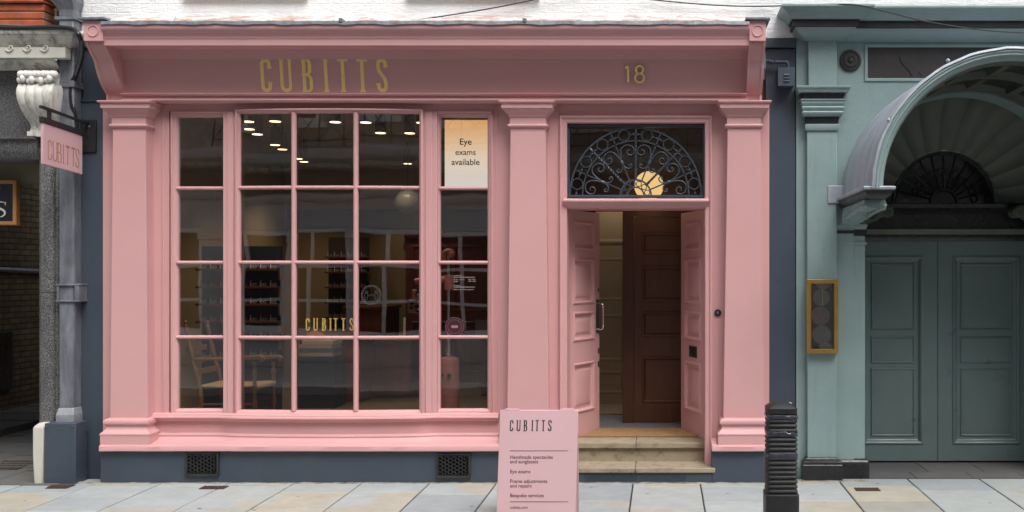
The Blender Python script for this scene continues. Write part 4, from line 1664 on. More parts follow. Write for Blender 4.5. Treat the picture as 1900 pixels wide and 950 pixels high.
b.build('thin_cable', paint('grey_cable', (.10, .10, .11), .5, .1, 8, 0), cb2, smooth=50)
b = MB()
b.tube(smooth_path([(X(142, -.03), -.03, Z(300, -.03)), (X(141.5, -.03), -.03, Z(430, -.03)), (X(142.5, -.03), -.03, Z(540, -.03)), (X(143, -.03), -.03, Z(660, -.03)), (X(144, -.03), -.03, Z(786, -.03))], 8), .015, 7)
b.build('conduit', paint('mossy_conduit', (.17, .16, .11), .7, .45, 16, .3), cb2, smooth=50)

# ================================================================== HANGING SIGN
SX = -5.18
hsn = thing('hanging_sign', 'pink hanging sign with copper lettering on a black bracket, left of the shopfront', 'sign', (SX, -.05, 3.1))
def sgx(u, t, z):
    """u: distance out from wall, t: thickness along x, z up; the arm rises slightly outwards"""
    return (SX + t, -u, z + .057 * (u - .42))
b = MB(sgx)
b.box(.135, .70, -.010, .010, 2.752, 3.095)
b.build('sign_panel', PINK_BOARD, hsn, bevel=.003)
b = MB(sgx)
b.box(.12, .71, -.018, .018, 3.0955, 3.145)
b.build('sign_rail', BLACK_SATIN, hsn, bevel=.003)
b = MB(sgx)
b.box(.0, .72, -.012, .012, 3.213, 3.237)
for u in (.20, .60):
    b.box(u - .02, u + .02, -.008, .008, 3.146, 3.2125)
b.tube([(.03, 0, 3.20), (.03, 0, 3.10)], .012, 8)
b.ball((.012, 0, 3.19), .035, 10)
b.build('bracket_arm', BLACK_SATIN, hsn, bevel=.002)
b = MB()
b.box(X(152), X(181), -.030, -.011, Z(283), Z(223))
b.build('wall_plate', BLACK_SATIN, hsn, bevel=.002)
b = MB()
LHs = .165
def sgl(u, v, d):
    return sgx(.635 - u, .0105 + d, 2.80 + v)
word(b, sgl, LHs, .05, [.0, .063, .128, .205, .255, .335, .395], 1.5, .0008)
b.build('lettering', BRONZE_INK, hsn, smooth=0)

# overhead wires
WIRE = paint('dull_wire', (.06, .06, .065), .8, .1, 8, 0, spec=.2)
def wire(label, pts, r=.006):
    b = MB()
    b.tube(smooth_path([(X(p, y), y, Z(q_, y)) for p, y, q_ in pts], 8), r, 5)
    o = b.build('overhead_wire', WIRE, smooth=50)
    tag(o, label, 'wire', 'thin wires strung across the white wall')
wire('thin black wire rising to the right across the white wall above the gold lettering', [(712, -.46, 45.5), (780, -.3, 36), (860, -.06, 24), (930, -.05, 12), (1000, -.05, -2.5), (1080, -.05, -18)])
wire('thin sagging wire on the white wall above the number, running to the green cornice', [(1190, -.04, -3), (1240, -.04, 2.5), (1310, -.04, 8.5), (1380, -.04, 11.5), (1440, -.05, 11), (1484, -.28, 8.2)])
wire('thin grey wire drooping across the top of the green cornice', [(1478, -.30, 9.6), (1545, -.35, 8.0), (1592, -.37, 9.5), (1650, -.37, 23), (1710, -.37, 38), (1780, -.37, 50), (1850, -.37, 58), (1960, -.37, 63)])

# ================================================================== GREEN BUILDING WITH ARCHED HOOD
gb = thing('green_building', 'sage green stucco front with an arched lead hood over panelled double doors', 'building', (2.75, 0, 0))
AC, AZ, RO, RI = 2.752, 2.47, 1.12, 1.02
gx0, gx1 = X(1477.5), 9.5
gtop = Z(13)
b = MB()
out = [(gx0, -.05), (AC - RI, -.05)] + [(AC - RI * math.cos(R(a)), AZ + RI * math.sin(R(a))) for a in range(0, 181, 6)] + [(AC + RI, -.05), (gx1, -.05), (gx1, gtop), (gx0, gtop)]
# split into left, right and spandrel so that every face stays simple
b.prism([(gx0, -.05), (AC - RI, -.05), (AC - RI, AZ), (gx0, AZ)], .0, .26)
b.prism([(AC + RI, -.05), (gx1, -.05), (gx1, AZ), (AC + RI, AZ)], .0, .26)
arcp = [(AC - RI * math.cos(R(a)), AZ + RI * math.sin(R(a))) for a in range(0, 181, 5)]
n = len(arcp)
topp = [(gx0 if i == 0 else gx1 if i == n - 1 else AC - RI * math.cos(R(5 * i)) * 1.0, gtop) for i in range(n)]
vs_, fs = [], []
for y in (.0, .26):
    vs_ += [(x, y, z) for x, z in arcp] + [(x, y, z) for x, z in topp]
for i in range(n - 1):
    fs.append((i, i + 1, n + i + 1, n + i))
    fs.append((2 * n + i, 2 * n + i + 1, 3 * n + i + 1, 3 * n + i))
    fs.append((i, i + 1, 2 * n + i + 1, 2 * n + i))
b.add(vs_, fs)
b.prism([(gx0, AZ + .001), (AC - RI, AZ + .001), (gx0, gtop)], .0, .26)
b.prism([(AC + RI, AZ + .001), (gx1, AZ + .001), (gx1, gtop)], .0, .26)
b.build('stucco_wall', GREEN, gb, smooth=0)
b = MB()
b.box(gx0 + .002, gx1, .04, .3, gtop + .001, ZW)
b.build('white_upper_wall', WHITEWALL, gb, smooth=0)

# cornice with a break over the pilaster
q = lambda p: Z(p, -.3)
cpro = [(.0, q(64)), (.05, q(62.5)), (.075, q(59)), (.12, q(54)), (.135, q(49)), (.15, q(46))]
band = [(.155, q(45.5)), (.165, q(45)), (.165, q(34.5)), (.18, q(33.5))]
cym2 = [(.185, q(33)), (.20, q(31)), (.21, q(27)), (.235, q(22)), (.275, q(17)), (.285, q(14)), (.285, q(11)), (.26, q(9)), (.05, q(6))]
for nm, prf, mt in (('lower_moulding', cpro, GREEN), ('black_band', band, paint('black_band_paint', (.022, .022, .026), .55, .4, 6, .2)), ('crown_moulding', cym2, GREEN)):
    b = MB()
    b.run([(.0, prf[-1][1] - .0005), (.0, prf[0][1] + .0005)] + [(-o - .02, z) for o, z in prf], X(1500, -.2), gx1)
    e = .045
    b.wrap([(o + (0 if nm != 'lower_moulding' else 0), z) for o, z in prf], X(1503, -.1), X(1553, -.1), -.055 - .02, -.004)
    b.build(nm, mt, gb, smooth=35)
# upper and main pilaster
pxa, pxb = X(1497.5, -.06), X(1553, -.06)
b = MB()
b.box(pxa + .012, pxb, -.058, -.001, Z(168, -.1), q(63))
b.build('upper_pilaster', GREEN, gb, bevel=.006)
b = MB()
b.box(pxa, pxb, -.062, -.001, .19, Z(238, -.1))
o = b.build('pilaster', GREEN, gb, bevel=.008)
q2 = lambda p: Z(p, -.12)
b = MB()
b.wrap([(.0, q2(241)), (.012, q2(240.5)), (.02, q2(236)), (.02, q2(230)), (.01, q2(228.5)), (.0, q2(228))], pxa, pxb, -.064, -.002)
b.wrap([(.03, q2(215)), (.045, q2(212)), (.052, q2(208)), (.040, q2(205)), (.048, q2(203)), (.056, q2(199)), (.046, q2(196)), (.055, q2(194)), (.062, q2(190)), (.052, q2(187.5)), (.066, q2(186)), (.068, q2(183.5)), (.02, q2(183))], pxa, pxb, -.064, -.003)
b.wrap([(.072, q2(172.5)), (.090, q2(171.5)), (.098, q2(166)), (.108, q2(164)), (.110, q2(161)), (.10, q2(160)), (.01, q2(159))], pxa, pxb, -.064, -.002)
b.build('capital', GREEN, o, smooth=30)
b = MB()
b.wrap([(.006, q2(228)), (.010, q2(227)), (.014, q2(216)), (.02, q2(215))], pxa, pxb, -.064, -.0035)
b.wrap([(.045, q2(183)), (.05, q2(182)), (.062, q2(173)), (.06, q2(172.5))], pxa, pxb, -.064, -.0035)
b.build('capital_band', BLACK, o, smooth=0)
# plinth blocks
b = MB()
zp = lambda p: Z(p, -.12)
b.wrap([(.035, -.03), (.035, .13), (.037, .133), (.03, .145), (.034, .158), (.028, .172), (.012, .178), (.008, .19), (.0, .20)], pxa - .01, pxb + .005, -.085, -.002)
b.build('plinth_block', BLACK, gb, smooth=30, bevel=.003)
# inner pilaster beside the recess (and its twin beyond)
for s_ in (-1, 1):
    xa, xb = sorted((AC + s_ * .915, AC + s_ * 1.172))
    b = MB()
    b.box(xa, xb, .012 if s_ < 0 else .013, .5, .17, Z(437, 0))
    o = b.build('inner_pilaster', GREEN, gb, bevel=.006)
    b = MB()
    b.wrap([(0, Z(455, 0)), (.012, Z(454, 0)), (.018, Z(451.5, 0)), (.012, Z(449, 0)), (0, Z(448, 0))], xa + .001, xb - .001, .0125, .4)
    b.build('necking', GREEN, o, smooth=40)
    b = MB()
    b.wrap([(.004, Z(437, 0) + .001), (.010, Z(436, 0)), (.016, Z(428, 0)), (.010, Z(427, 0))], xa, xb, .012, .4)
    b.build('necking_band', BLACK, o, smooth=0)
    b = MB()
    b.wrap([(.0, Z(427, 0) + .001), (.01, Z(424, 0)), (.018, Z(420, 0)), (.02, Z(416, 0)), (0, Z(414, 0))], xa, xb, .012, .4)
    b.build('impost', GREEN, o, smooth=40)
    b = MB()
    b.wrap([(.02, -.03), (.02, .125), (.016, .135), (.018, .148), (.008, .160), (.004, .169)], xa + .004, xb + .012, -.006, .3)
    b.build('plinth_block', BLACK, o, smooth=30, bevel=.003)
    # hood support: lead topped slab on a carved scroll
    xs0, xs1 = sorted((AC + s_ * .950, AC + s_ * 1.165))
    zs_t = AZ + .062
    b = MB()
    b.wrap([(-.045, zs_t - .095), (-.04, zs_t - .088), (-.028, zs_t - .08), (-.012, zs_t - .066), (-.006, zs_t - .052), (-.004, zs_t - .04), (.008, zs_t - .036), (.010, zs_t - .022), (0, zs_t - .02)], xs0, xs1, -1.23, .005)
    so = b.build('hood_bracket', paint('black_green_paint', (.035, .042, .038), .4, .3, 5, .15), gb, smooth=30)
    b = MB()
    b.wrap([(.016, zs_t - .026), (.02, zs_t - .006), (.018, zs_t + .0), (-.02, zs_t + .006)], xs0, xs1, -1.23, -.03)
    b.box(xs0 - (.10 if s_ < 0 else -.17), xs1 + (.10 if s_ > 0 else -.17), -.075, -.003, zs_t - .05, zs_t + .11)
    b.build('lead_tray', HOODLEAD, so, smooth=0, bevel=.006)
    b = MB()
    sc_path = smooth_path([(0, -1.08, zs_t - .145), (0, -1.02, zs_t - .13), (0, -.92, zs_t - .135), (0, -.75, zs_t - .155), (0, -.58, zs_t - .15), (0, -.42, zs_t - .175), (0, -.28, zs_t - .215), (0, -.15, zs_t - .23), (0, -.06, zs_t - .235)], 5)
    rings = []
    for i, p in enumerate(sc_path):
        wv = .012 * math.sin(i * .9)
        rings.append([(xs0 + .035, p[1], zs_t - .096), (xs0 + .035 + wv, p[1], p[2]), (xs0 + .09, p[1] - .02, p[2] - .015), (xs1 - .09, p[1] - .02, p[2] - .015), (xs1 - .035 - wv, p[1], p[2]), (xs1 - .035, p[1], zs_t - .096)])
    b.loft(rings)
    for i in range(9):
        yy = -1.10 + .105 * i
        zl_ = zs_t - .135 - max(0, (yy + 1.0)) ** 1.5 * .075
        for xx in (xs0 + .03, xs1 - .03):
            b.tube(smooth_path([(xx, yy, zl_), (xx, yy + .05, zl_ - .03), (xx, yy + .09, zl_), (xx, yy + .06, zl_ + .035), (xx, yy + .03, zl_ + .01)], 4), [.014] * 17, 6)
    b.build('scroll_carving', GREEN, so, smooth=50)

# lead hood
b = MB()
rings = []
for i in range(49):
    a = R(180 * i / 48)
    c_, s2 = math.cos(a), math.sin(a)
    w1 = random.uniform(-.004, .004)
    rings.append([(AC - r_ * c_, y, AZ + .045 + r_ * s2 * .985) for r_, y in ((RO + .012, -.002), (RO + w1, -1.0), (RO + w1, -1.262), (RO - .018 + w1, -1.27), (RO - .022, -1.262), (RO - .022, -.002))])
b.loft(rings)
for a in (28, 62, 118, 152):
    b.ball((AC - RO * math.cos(R(a)), -1.25, AZ + .05 + RO * math.sin(R(a))), .017, 8)
b.build('lead_hood', HOODLEAD, gb, smooth=45)
b = MB()
rings = []
pr = [(RO - .024, -1.20), (RO - .024, -1.256), (RO - .036, -1.262), (RO - .042, -1.255), (RO - .050, -1.25), (RO - .060, -1.252), (RO - .066, -1.245), (RO - .072, -1.232), (RO - .084, -1.228), (RO - .092, -1.21), (RO - .100, -1.20), (RO - .100, -1.16)]
for i in range(49):
    a = R(180 * i / 48)
    rings.append([(AC - r_ * math.cos(a), y, AZ + .045 + r_ * math.sin(a) * .985) for r_, y in pr])
b.loft(rings)
b.build('hood_arch', GREEN, gb, smooth=30)
# coffered barrel inside
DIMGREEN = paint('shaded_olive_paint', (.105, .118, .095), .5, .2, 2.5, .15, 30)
b = MB()
rings = []
for i in range(37):
    a = R(180 * i / 36)
    rings.append([(AC - r_ * math.cos(a), y, AZ + .03 + r_ * math.sin(a) * .985) for r_, y in ((RI + .05, -1.17), (RI + .05, .26), (RI + .062, .26), (RI + .062, -1.17))])
b.loft(rings)
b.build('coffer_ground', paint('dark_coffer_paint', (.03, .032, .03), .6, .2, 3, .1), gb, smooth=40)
b = MB()
for y0, y1 in ((-1.20, -1.08), (-.66, -.54), (-.10, .255)):
    rings = []
    for i in range(37):
        a = R(180 * i / 36)
        rings.append([(AC - r_ * math.cos(a), y, AZ + .03 + r_ * math.sin(a) * .985) for r_, y in ((RI - .002, y0 + .02), (RI - .002, y1 - .02), (RI + .049, y1), (RI + .049, y0))])
    b.loft(rings)
for k in range(9):
    a0 = 10 + 20 * k
    for (ya, yb) in ((-1.078, -.662), (-.538, -.102)):
        rings = []
        for y in (ya, yb):
            rings.append([(AC - r_ * math.cos(R(aa)), y, AZ + .03 + r_ * math.sin(R(aa)) * .985) for r_, aa in ((RI - .001, a0 - 1.6), (RI - .001, a0 + 1.6), (RI + .049, a0 + 2.4), (RI + .049, a0 - 2.4))])
        b.loft(rings)
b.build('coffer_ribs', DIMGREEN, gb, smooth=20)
# fluted shell behind
b = MB()
nseg = 13
FRr, FZ = .50, AZ + .075
for k in range(nseg):
    sub = 6
    cols = []
    for j in range(sub + 1):
        t = (k + j / sub) / nseg
        a = R(180 * t)
        dip = .035 * (1 - (2 * j / sub - 1) ** 2)
        col = []
        for m_ in range(7):
            u = m_ / 6
            rr_ = (RI + .0) * (1 - u) + FRr * u + .06 * math.sin(PI * u) + dip * (1 - .4 * u)
            col.append((AC - rr_ * math.cos(a), .256 + .45 * u, (AZ + .03) * (1 - u) + FZ * u + rr_ * math.sin(a) * .985))
        cols.append(col)
    vs_ = [p for c_ in cols for p in c_]
    fs = []
    for j in range(sub):
        for m_ in range(6):
            i0 = j * 7 + m_
            fs.append((i0, i0 + 7, i0 + 8, i0 + 1))
    b.add(vs_, fs)
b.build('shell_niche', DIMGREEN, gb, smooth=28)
# fanlight in the back wall
b = MB()
b.lathe([(.5, 0), (.5, .02)], (AC, .735, FZ), 48, 'y')
fl = b.build('fanlight', DARKGLASS, gb, smooth=0)
b = MB()
b.tube([(AC - .49 * math.cos(R(a)), .725, FZ + .49 * math.sin(R(a))) for a in range(0, 181, 6)], .025, 8)
b.tube([(AC - .13 * math.cos(R(a)), .725, FZ + .13 * math.sin(R(a))) for a in range(0, 181, 12)], .015, 6)
for a in range(15, 170, 15):
    b.tube([(AC - .12 * math.cos(R(a)), .725, FZ + .12 * math.sin(R(a))), (AC - .48 * math.cos(R(a)), .725, FZ + .48 * math.sin(R(a)))], .010, 6)
for a in range(15, 170, 15):
    c_ = (AC - .30 * math.cos(R(a + 7.5)), .724, FZ + .30 * math.sin(R(a + 7.5)))
    b.tube([(c_[0] + .032 * math.cos(R(40 * i)), .724, c_[2] + .032 * math.sin(R(40 * i))) for i in range(9)], .007, 5, closed=True)
b.build('fanlight_bars', BLACK, fl, smooth=40)
# back wall, entablature over the doors, sides of the recess
b = MB()
b.box(AC - RI - .2, AC - RI, .262, .95, -.05, AZ + .03)
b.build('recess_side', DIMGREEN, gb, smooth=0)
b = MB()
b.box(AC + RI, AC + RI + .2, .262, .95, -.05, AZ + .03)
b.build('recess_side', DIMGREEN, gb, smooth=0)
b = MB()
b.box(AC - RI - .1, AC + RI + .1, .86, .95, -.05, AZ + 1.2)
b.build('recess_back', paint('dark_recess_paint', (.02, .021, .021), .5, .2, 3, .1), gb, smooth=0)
zq = lambda p: Z(p, .6)
b = MB()
b.run([(.85, zq(423)), (.66, zq(423)), (.66, zq(397)), (.64, zq(395)), (.60, zq(390)), (.56, zq(386)), (.55, zq(379)), (.60, zq(377)), (.85, zq(376))], AC - RI + .001, AC + RI - .001)
b.run([(.85, zq(447)), (.70, zq(447)), (.69, zq(442)), (.67, zq(438)), (.66, zq(436)), (.85, zq(436))], AC - RI + .001, AC + RI - .001)
b.build('door_entablature', BLACK, gb, smooth=30)
b = MB()
b.run([(.85, zq(435.6)), (.655, zq(435.6)), (.64, zq(434)), (.63, zq(428)), (.62, zq(425)), (.63, zq(423.4)), (.85, zq(423.4))], AC - RI + .001, AC + RI - .001)
b.build('door_lintel_moulding', DIMGREEN, gb, smooth=30)
# inner scroll corbels
for s_ in (-1, 1):
    b = MB()
    X0 = AC + s_ * 1.015
    pts = [(0, 0), (.40, 0), (.44, -.02), (.455, -.06), (.44, -.10), (.40, -.115), (.36, -.10), (.30, -.14), (.22, -.17), (.14, -.16), (.09, -.21), (0, -.27)]
    zt_ = zq(384)
    b.prism([(X0 - s_ * u, zt_ + v) for u, v in pts], .40, .54)
    for cu_, cv_, r_ in ((.40, -.06, .042), (.25, -.10, .05), (.08, -.17, .05)):
        b.tube([(X0 - s_ * (cu_ + r_ * (1 - i / 30) * math.cos(i * .5)), .395, zt_ + cv_ + r_ * (1 - i / 30) * math.sin(i * .5)) for i in range(26)], .010, 6)
    b.build('scroll_corbel', DIMGREEN, gb, smooth=30)
# the doors
GDOOR = paint('sage_door_paint', (.140, .195, .195), .34, .12, 1.6, .08, 40)
dz0, dz1 = .022, zq(447) - .001
for (xa, xb) in ((AC - .93, X(1739, .74) - .003), (X(1739, .74) + .003, AC + .885)):
    W_ = xb - xa
    def xf(u, t, z, xa=xa):
        return (xa + u, .72 + t, z)
    b = MB(xf)
    H_ = dz1 - dz0
    pzz = lambda p: Z(p, .74) - dz0
    st_ = .14
    b.panelled(W_, H_, .05, [(st_, W_ - st_, pzz(824), pzz(475))], [(0, 0), (.004, -.010), (.018, -.014), (.030, -.006), (.04, .012), (.05, .018)], z0=dz0)
    o = b.build('door', GDOOR, gb, smooth=25)
    for pa, pb in ((808, 684), (673, 625.5), (611, 490)):
        b = MB(xf)
        m_ = st_ + .085
        b.rings_rect(m_, W_ - m_, Z(pa, .74), Z(pb, .74), [(-.006, .0178), (-.002, .010), (.004, .006), (.010, .010), (.014, .016), (.03, .013)], 1, None, True)
        b.build('door_panel', GDOOR, o, smooth=20)
# recessed sign panel over the hood
b = MB()
fxa, fxb, fza, fzb = X(1605), AC + (AC - X(1605)), Z(150), Z(83)
b.rings_rect(fxa, fxb, fza, fzb, [(-.004, .002), (-.004, -.012), (.012, -.012), (.02, -.004), (.024, -.002)])
fo = b.build('frieze_frame', GREEN, gb, smooth=20)
b = MB()
b.box(fxa + .022, fxb - .022, -.0015, .006, fza + .022, fzb - .022)
b.tube(smooth_path([(X(1668), -.004, Z(104)), (X(1674), -.006, Z(118)), (X(1684), -.005, Z(128)), (X(1693), -.005, Z(141))], 5), .004, 5)
b.tube(smooth_path([(X(1703), -.004, Z(132)), (X(1708), -.006, Z(136)), (X(1712), -.005, Z(141))], 5), .004, 5)
b.build('frieze_panel', paint('black_frieze_paint', (.028, .024, .026), .5, .25, 5, .3, 14), fo, smooth=30)

# round black bell dome on the wall
b = MB()
bc = (X(1577.5), -.002, Z(113))
b.lathe([(.097, .0), (.099, -.010), (.093, -.020), (.080, -.024), (.078, -.018), (.068, -.018), (.062, -.026), (.040, -.030), (.030, -.027), (.026, -.034), (.016, -.044), (.006, -.047)], bc, 40, 'y')
o = b.build('wall_boss', paint('black_cast_iron', (.028, .027, .027), .5, .3, 14, .3, 50), smooth=30)
tag(o, 'round black iron boss on the sage green wall above the arched hood', 'boss')

# gold framed display case
dc = thing('display_case', 'slim gold framed display case of overlapping round discs on the green pilaster', 'display case', (X(1526), -.07, Z(587)))
Yc = -.125
cxa, cxb, cza, czb = X(1497, Yc), X(1555.5, Yc), Z(656, Yc), Z(518.5, Yc)
b = MB()
b.rings_rect(cxa, cxb, cza, czb, [(.004, -.064), (0, -.068), (0, Yc - .002), (.003, Yc - .005), (.036, Yc - .005), (.040, Yc + .004), (.040, -.075)])
b.build('frame', paint('satin_gold_frame', (.48, .285, .075), .34, .1, 5, .05, metal=.75), dc, smooth=20)
b = MB()
b.box(cxa + .03, cxb - .03, -.078, -.066, cza + .03, czb - .03)
b.build('backing', paint('taupe_card', (.20, .18, .175), .7, .15, 6, 0), dc, smooth=0)
iw0, iw1 = cxa + .04, cxb - .04
D1 = paint('brown_disc', (.52, .38, .32), .6, .2, 30, 0)
D2 = paint('grey_disc', (.48, .44, .41), .6, .2, 30, 0)
D3 = paint('blue_disc', (.04, .045, .11), .6, .1, 9, 0)
D4 = paint('sepia_disc', (.60, .46, .38), .6, .2, 30, 0)
def disc(cx_, py, r, mat_, lay, a0=0, a1=360):
    cz_ = Z(py, -.08)
    pts = arc(cx_, cz_, r, a0, a1, 40)
    lo, hi = cza + .042, czb - .042
    pts = [(max(iw0 + .002, min(iw1 - .002, x_)), max(lo, min(hi, z_))) for x_, z_ in pts]
    m = MB()
    m.prism(pts[:-1] if a1 - a0 == 360 else pts, -.0785 - .0012 * lay, -.0775)
    m.build('disc', mat_, dc, smooth=0)
mid = (iw0 + iw1) / 2
disc(mid + .012, 522, .072, D4, 2)
disc(mid - .004, 552, .076, D2, 3)
disc(mid - .012, 586, .084, D1, 4)
disc(mid, 621, .085, D2, 2)
disc(mid + .03, 651, .075, D4, 3, 0, 180)
disc(mid - .055, 652, .05, D3, 4, 0, 180)
m = MB()
m.box(mid + .004, mid + .010, -.0850, -.0770, Z(568, -.08), Z(537, -.08))
m.build('gold_rod', BRASS, dc, smooth=0)
m = MB()
m.add([(iw0 - .002, Yc + .012, cza + .038), (iw1 + .002, Yc + .012, cza + .038), (iw1 + .002, Yc + .012, czb - .038), (iw0 - .002, Yc + .012, czb - .038)], [(0, 1, 2, 3)])
m.build('glass', GLASS_FLAT, dc, smooth=0)

# ================================================================== STREET FURNITURE
# bollard
bY = -2.05
bl = thing('bollard', 'ribbed square black bollard wrapped in torn plastic film, before the dark blue wall', 'bollard', (X(1449, bY), bY, ground(bY)))
bx, hw = X(1449, bY), .107
zt_ = Z(752, bY)
zb_ = Z(912, bY)
def sq(h, z, e=.022):
    p = []
    for sx_, sy_ in ((-1, -1), (1, -1), (1, 1), (-1, 1)):
        for k in range(4):
            a = R({(-1, -1): 180, (1, -1): 270, (1, 1): 0, (-1, 1): 90}[(sx_, sy_)] + 30 * k)
            p.append((bx + sx_ * (h - e) + e * math.cos(a), bY + sy_ * (h - e) + e * math.sin(a), z))
    return p
b = MB()
rings = [sq(hw + .008, ground(bY) - .02), sq(hw + .008, zb_ - .006), sq(hw + .002, zb_)]
pitch = .0305
nz_ = int((zt_ - .055 - zb_) / pitch)
pitch = (zt_ - .055 - zb_) / nz_
for i in range(nz_):
    z = zb_ + pitch * i
    o_ = -.003 * i / nz_
    rings += [sq(hw - .009 + o_, z + .003), sq(hw - .009 + o_, z + .008), sq(hw - .001 + o_, z + .013), sq(hw + o_, z + .019), sq(hw - .002 + o_, z + .026)]
rings += [sq(hw - .012, zt_ - .053), sq(hw - .003, zt_ - .048), sq(hw - .003, zt_ - .012), sq(hw - .014, zt_ - .002), sq(hw * .55, zt_ + .022), sq(hw * .2, zt_ + .028, .01)]
b.loft(rings)
b.build('post', paint('scuffed_black_rubber', (.017, .017, .018), .5, .4, 14, .06, 40), bl, smooth=40)
b = MB()
for i in range(5):
    b.ball((bx - .03 + .022 * i + random.uniform(-.006, .006), bY - .035 + .02 * (i % 3), zt_ + .017), random.uniform(.014, .026), 7, .35)
b.build('chipped_paint', paint('chipped_white_paint', (.55, .53, .50), .8, .3, 40, .3), bl, smooth=30)
FILM = paint('grey_plastic_film', (.05, .053, .068), .16, .5, 30, .25, 45, coat=.3)
for py in (771, 801.5, 841.5):
    zf = Z(py, bY)
    m = MB()
    rings = []
    path_n = 44
    base_r = sq(hw - .002, 0)
    P = []
    for i in range(len(base_r)):
        p, q_ = Vector(base_r[i]), Vector(base_r[(i + 1) % len(base_r)])
        k = 8 if (q_ - p).length > .05 else 1
        for j in range(k):
            P.append(p + (q_ - p) * j / k)
    nP = len(P)
    for i in range(nP + 1):
        p = P[i % nP]
        d = Vector((p.x - bx, p.y - bY, 0)).normalized()
        t = .02 * math.sin(i * .37) * .35
        rr = random.Random(i % nP + int(py) * 100)
        hh = .014 + rr.uniform(-.006, .006)
        c0 = zf + t * .5 + rr.uniform(-.002, .002)
        ring = []
        for du, dzz in ((.0, -hh), (.003 + rr.uniform(-.001, .002), -hh * .4), (.002 + rr.uniform(-.001, .002), 0), (.0035 + rr.uniform(-.001, .002), hh * .5), (.0, hh)):
            ring.append(tuple(p + d * du + Vector((0, 0, c0 + dzz))))
        rings.append(ring)
    m.loft(rings, False, False)
    m.build('plastic_film', FILM, bl, smooth=60)

# A-board
aY = -1.35
ab = thing('a_board', 'pale pink folding pavement board listing services, standing in front of the step', 'sign', (X(1000, aY), aY - .1, ground(-1.5)))
ax0, ax1 = X(928.5, aY), X(1072.5, aY)
atop = Z(761, aY)
gnd_f = ground(-1.53)
tilt = .19 / (atop - gnd_f)
def abf(u, t, z):
    """front leaf: u along x, t into the board, z height"""
    return (u, aY - .012 - (atop - z) * tilt + t, z)
b = MB(abf)
b.box(ax0, ax1, 0, .018, gnd_f + .004, atop)
b.build('front_leaf', PINK_BOARD, ab, bevel=.003)
b = MB(lambda u, t, z: (u, aY + .030 + (atop - z) * tilt * .3 - t, z))
b.box(ax0, ax1, 0, .018, ground(-1.1) + .004, atop)
b.build('rear_leaf', PINK_BOARD, ab, bevel=.003)
b = MB()
for px_ in (950, 1052):
    xx = X(px_, aY)
    b.box(xx - .055, xx + .055, aY - .012, aY + .030, atop + .0005, atop + .005)
    b.lathe([(.006, -.05), (.006, .05)], (xx, aY + .009, atop + .006), 8, 'x')
b.build('hinge', paint('pink_hinge', (.66, .40, .42), .4, .05, 5, 0), ab, smooth=40)
def abz(py):
    lo, hi = gnd_f - .5, atop
    for _ in range(40):
        z = (lo + hi) / 2
        Y = aY - .012 - (atop - z) * tilt
        p = VY + (EYE - z) * SC * DIST / (DIST + Y)
        if p < py:
            hi = z
        else:
            lo = z
    return (lo + hi) / 2
def abx(px, py):
    z = abz(py)
    return X(px, aY - .012 - (atop - z) * tilt)
zl0, zl1 = abz(800), abz(779.5)
ku = (abx(1025, 790) - abx(946, 790)) / 79
b = MB()
word(b, lambda u, v, d: abf(abx(946, 790) + u, -.0004 - d, zl0 + v), zl1 - zl0, .105, [(p - 946) * ku for p in (946, 958, 971, 986, 993.5, 1005, 1017)], 1.5, .0006)
b.build('lettering', INK, ab, smooth=0)
b = MB(abf)
for py in (836.5, 931):
    z = abz(py)
    b.box(abx(946, py), abx(1054, py), -.0015, -.0002, z - .0018, z + .0018)
b.build('ruled_line', INK_RED, ab, smooth=0)
for body, py, pw in (('Handmade spectacles', 851.3, 78.5), ('and sunglasses', 859.6, 52), ('Eye exams', 878, 37), ('Frame adjustments', 896, 68), ('and repairs', 904.5, 39.5), ('Bespoke services', 922.5, 61.5), ('cubitts.com', 943.8, 32)):
    zt_b = abz(py)
    x_ = abx(946, py)
    text_mesh('service_text', body, INK_RED, ab, lambda u, v, d, x_=x_, zt_b=zt_b: abf(x_ + u, -.0008, zt_b + v), width=pw * ku, bold=.010)

# iron covers let into the paving
def cover(label, p0, p1, y0, y1, kind):
    xa, xb = X(p0, (y0 + y1) / 2), X(p1, (y0 + y1) / 2)
    zz_ = ground((y0 + y1) / 2)
    m = MB()
    m.loft([[(xa, y0, zz_ - .02), (xb, y0, zz_ - .02), (xb, y1, zz_ - .02), (xa, y1, zz_ - .02)], [(xa, y0, zz_ + .004), (xb, y0, zz_ + .004), (xb, y1, zz_ + .004), (xa, y1, zz_ + .004)]])
    if kind == 'bars':
        nb = 10
        for i in range(nb):
            c_ = xa + (xb - xa) * (i + .5) / nb
            m.box(c_ - .006, c_ + .006, y0 + .02, y1 - .02, zz_ + .0045, zz_ + .012)
    else:
        for i in range(7):
            for j in range(4):
                m.cbox((xa + (xb - xa) * (i + .5) / 7, y0 + (y1 - y0) * (j + .5) / 4, zz_ + .006), (xb - xa) / 11, (y1 - y0) / 7, .005)
    o = m.build('drain_cover', paint('rusty_iron_cover', (.075, .050, .036), .8, .4, 20, .4, 60), smooth=0)
    tag(o, label, 'drain cover')
cover('rusty barred drain grating in front of the dark blue pipe casing', 93, 132, -.42, -.28, 'bars')
cover('small square rusty cover in the paving below the left air vent', 374, 420, -.44, -.33, 'studs')
cover('small brown iron cover in the paving in front of the black plinth blocks', 1586, 1632, -.52, -.40, 'studs')
cover('large studded iron cover at the mouth of the alley', -20, 58, .35, .8, 'studs')
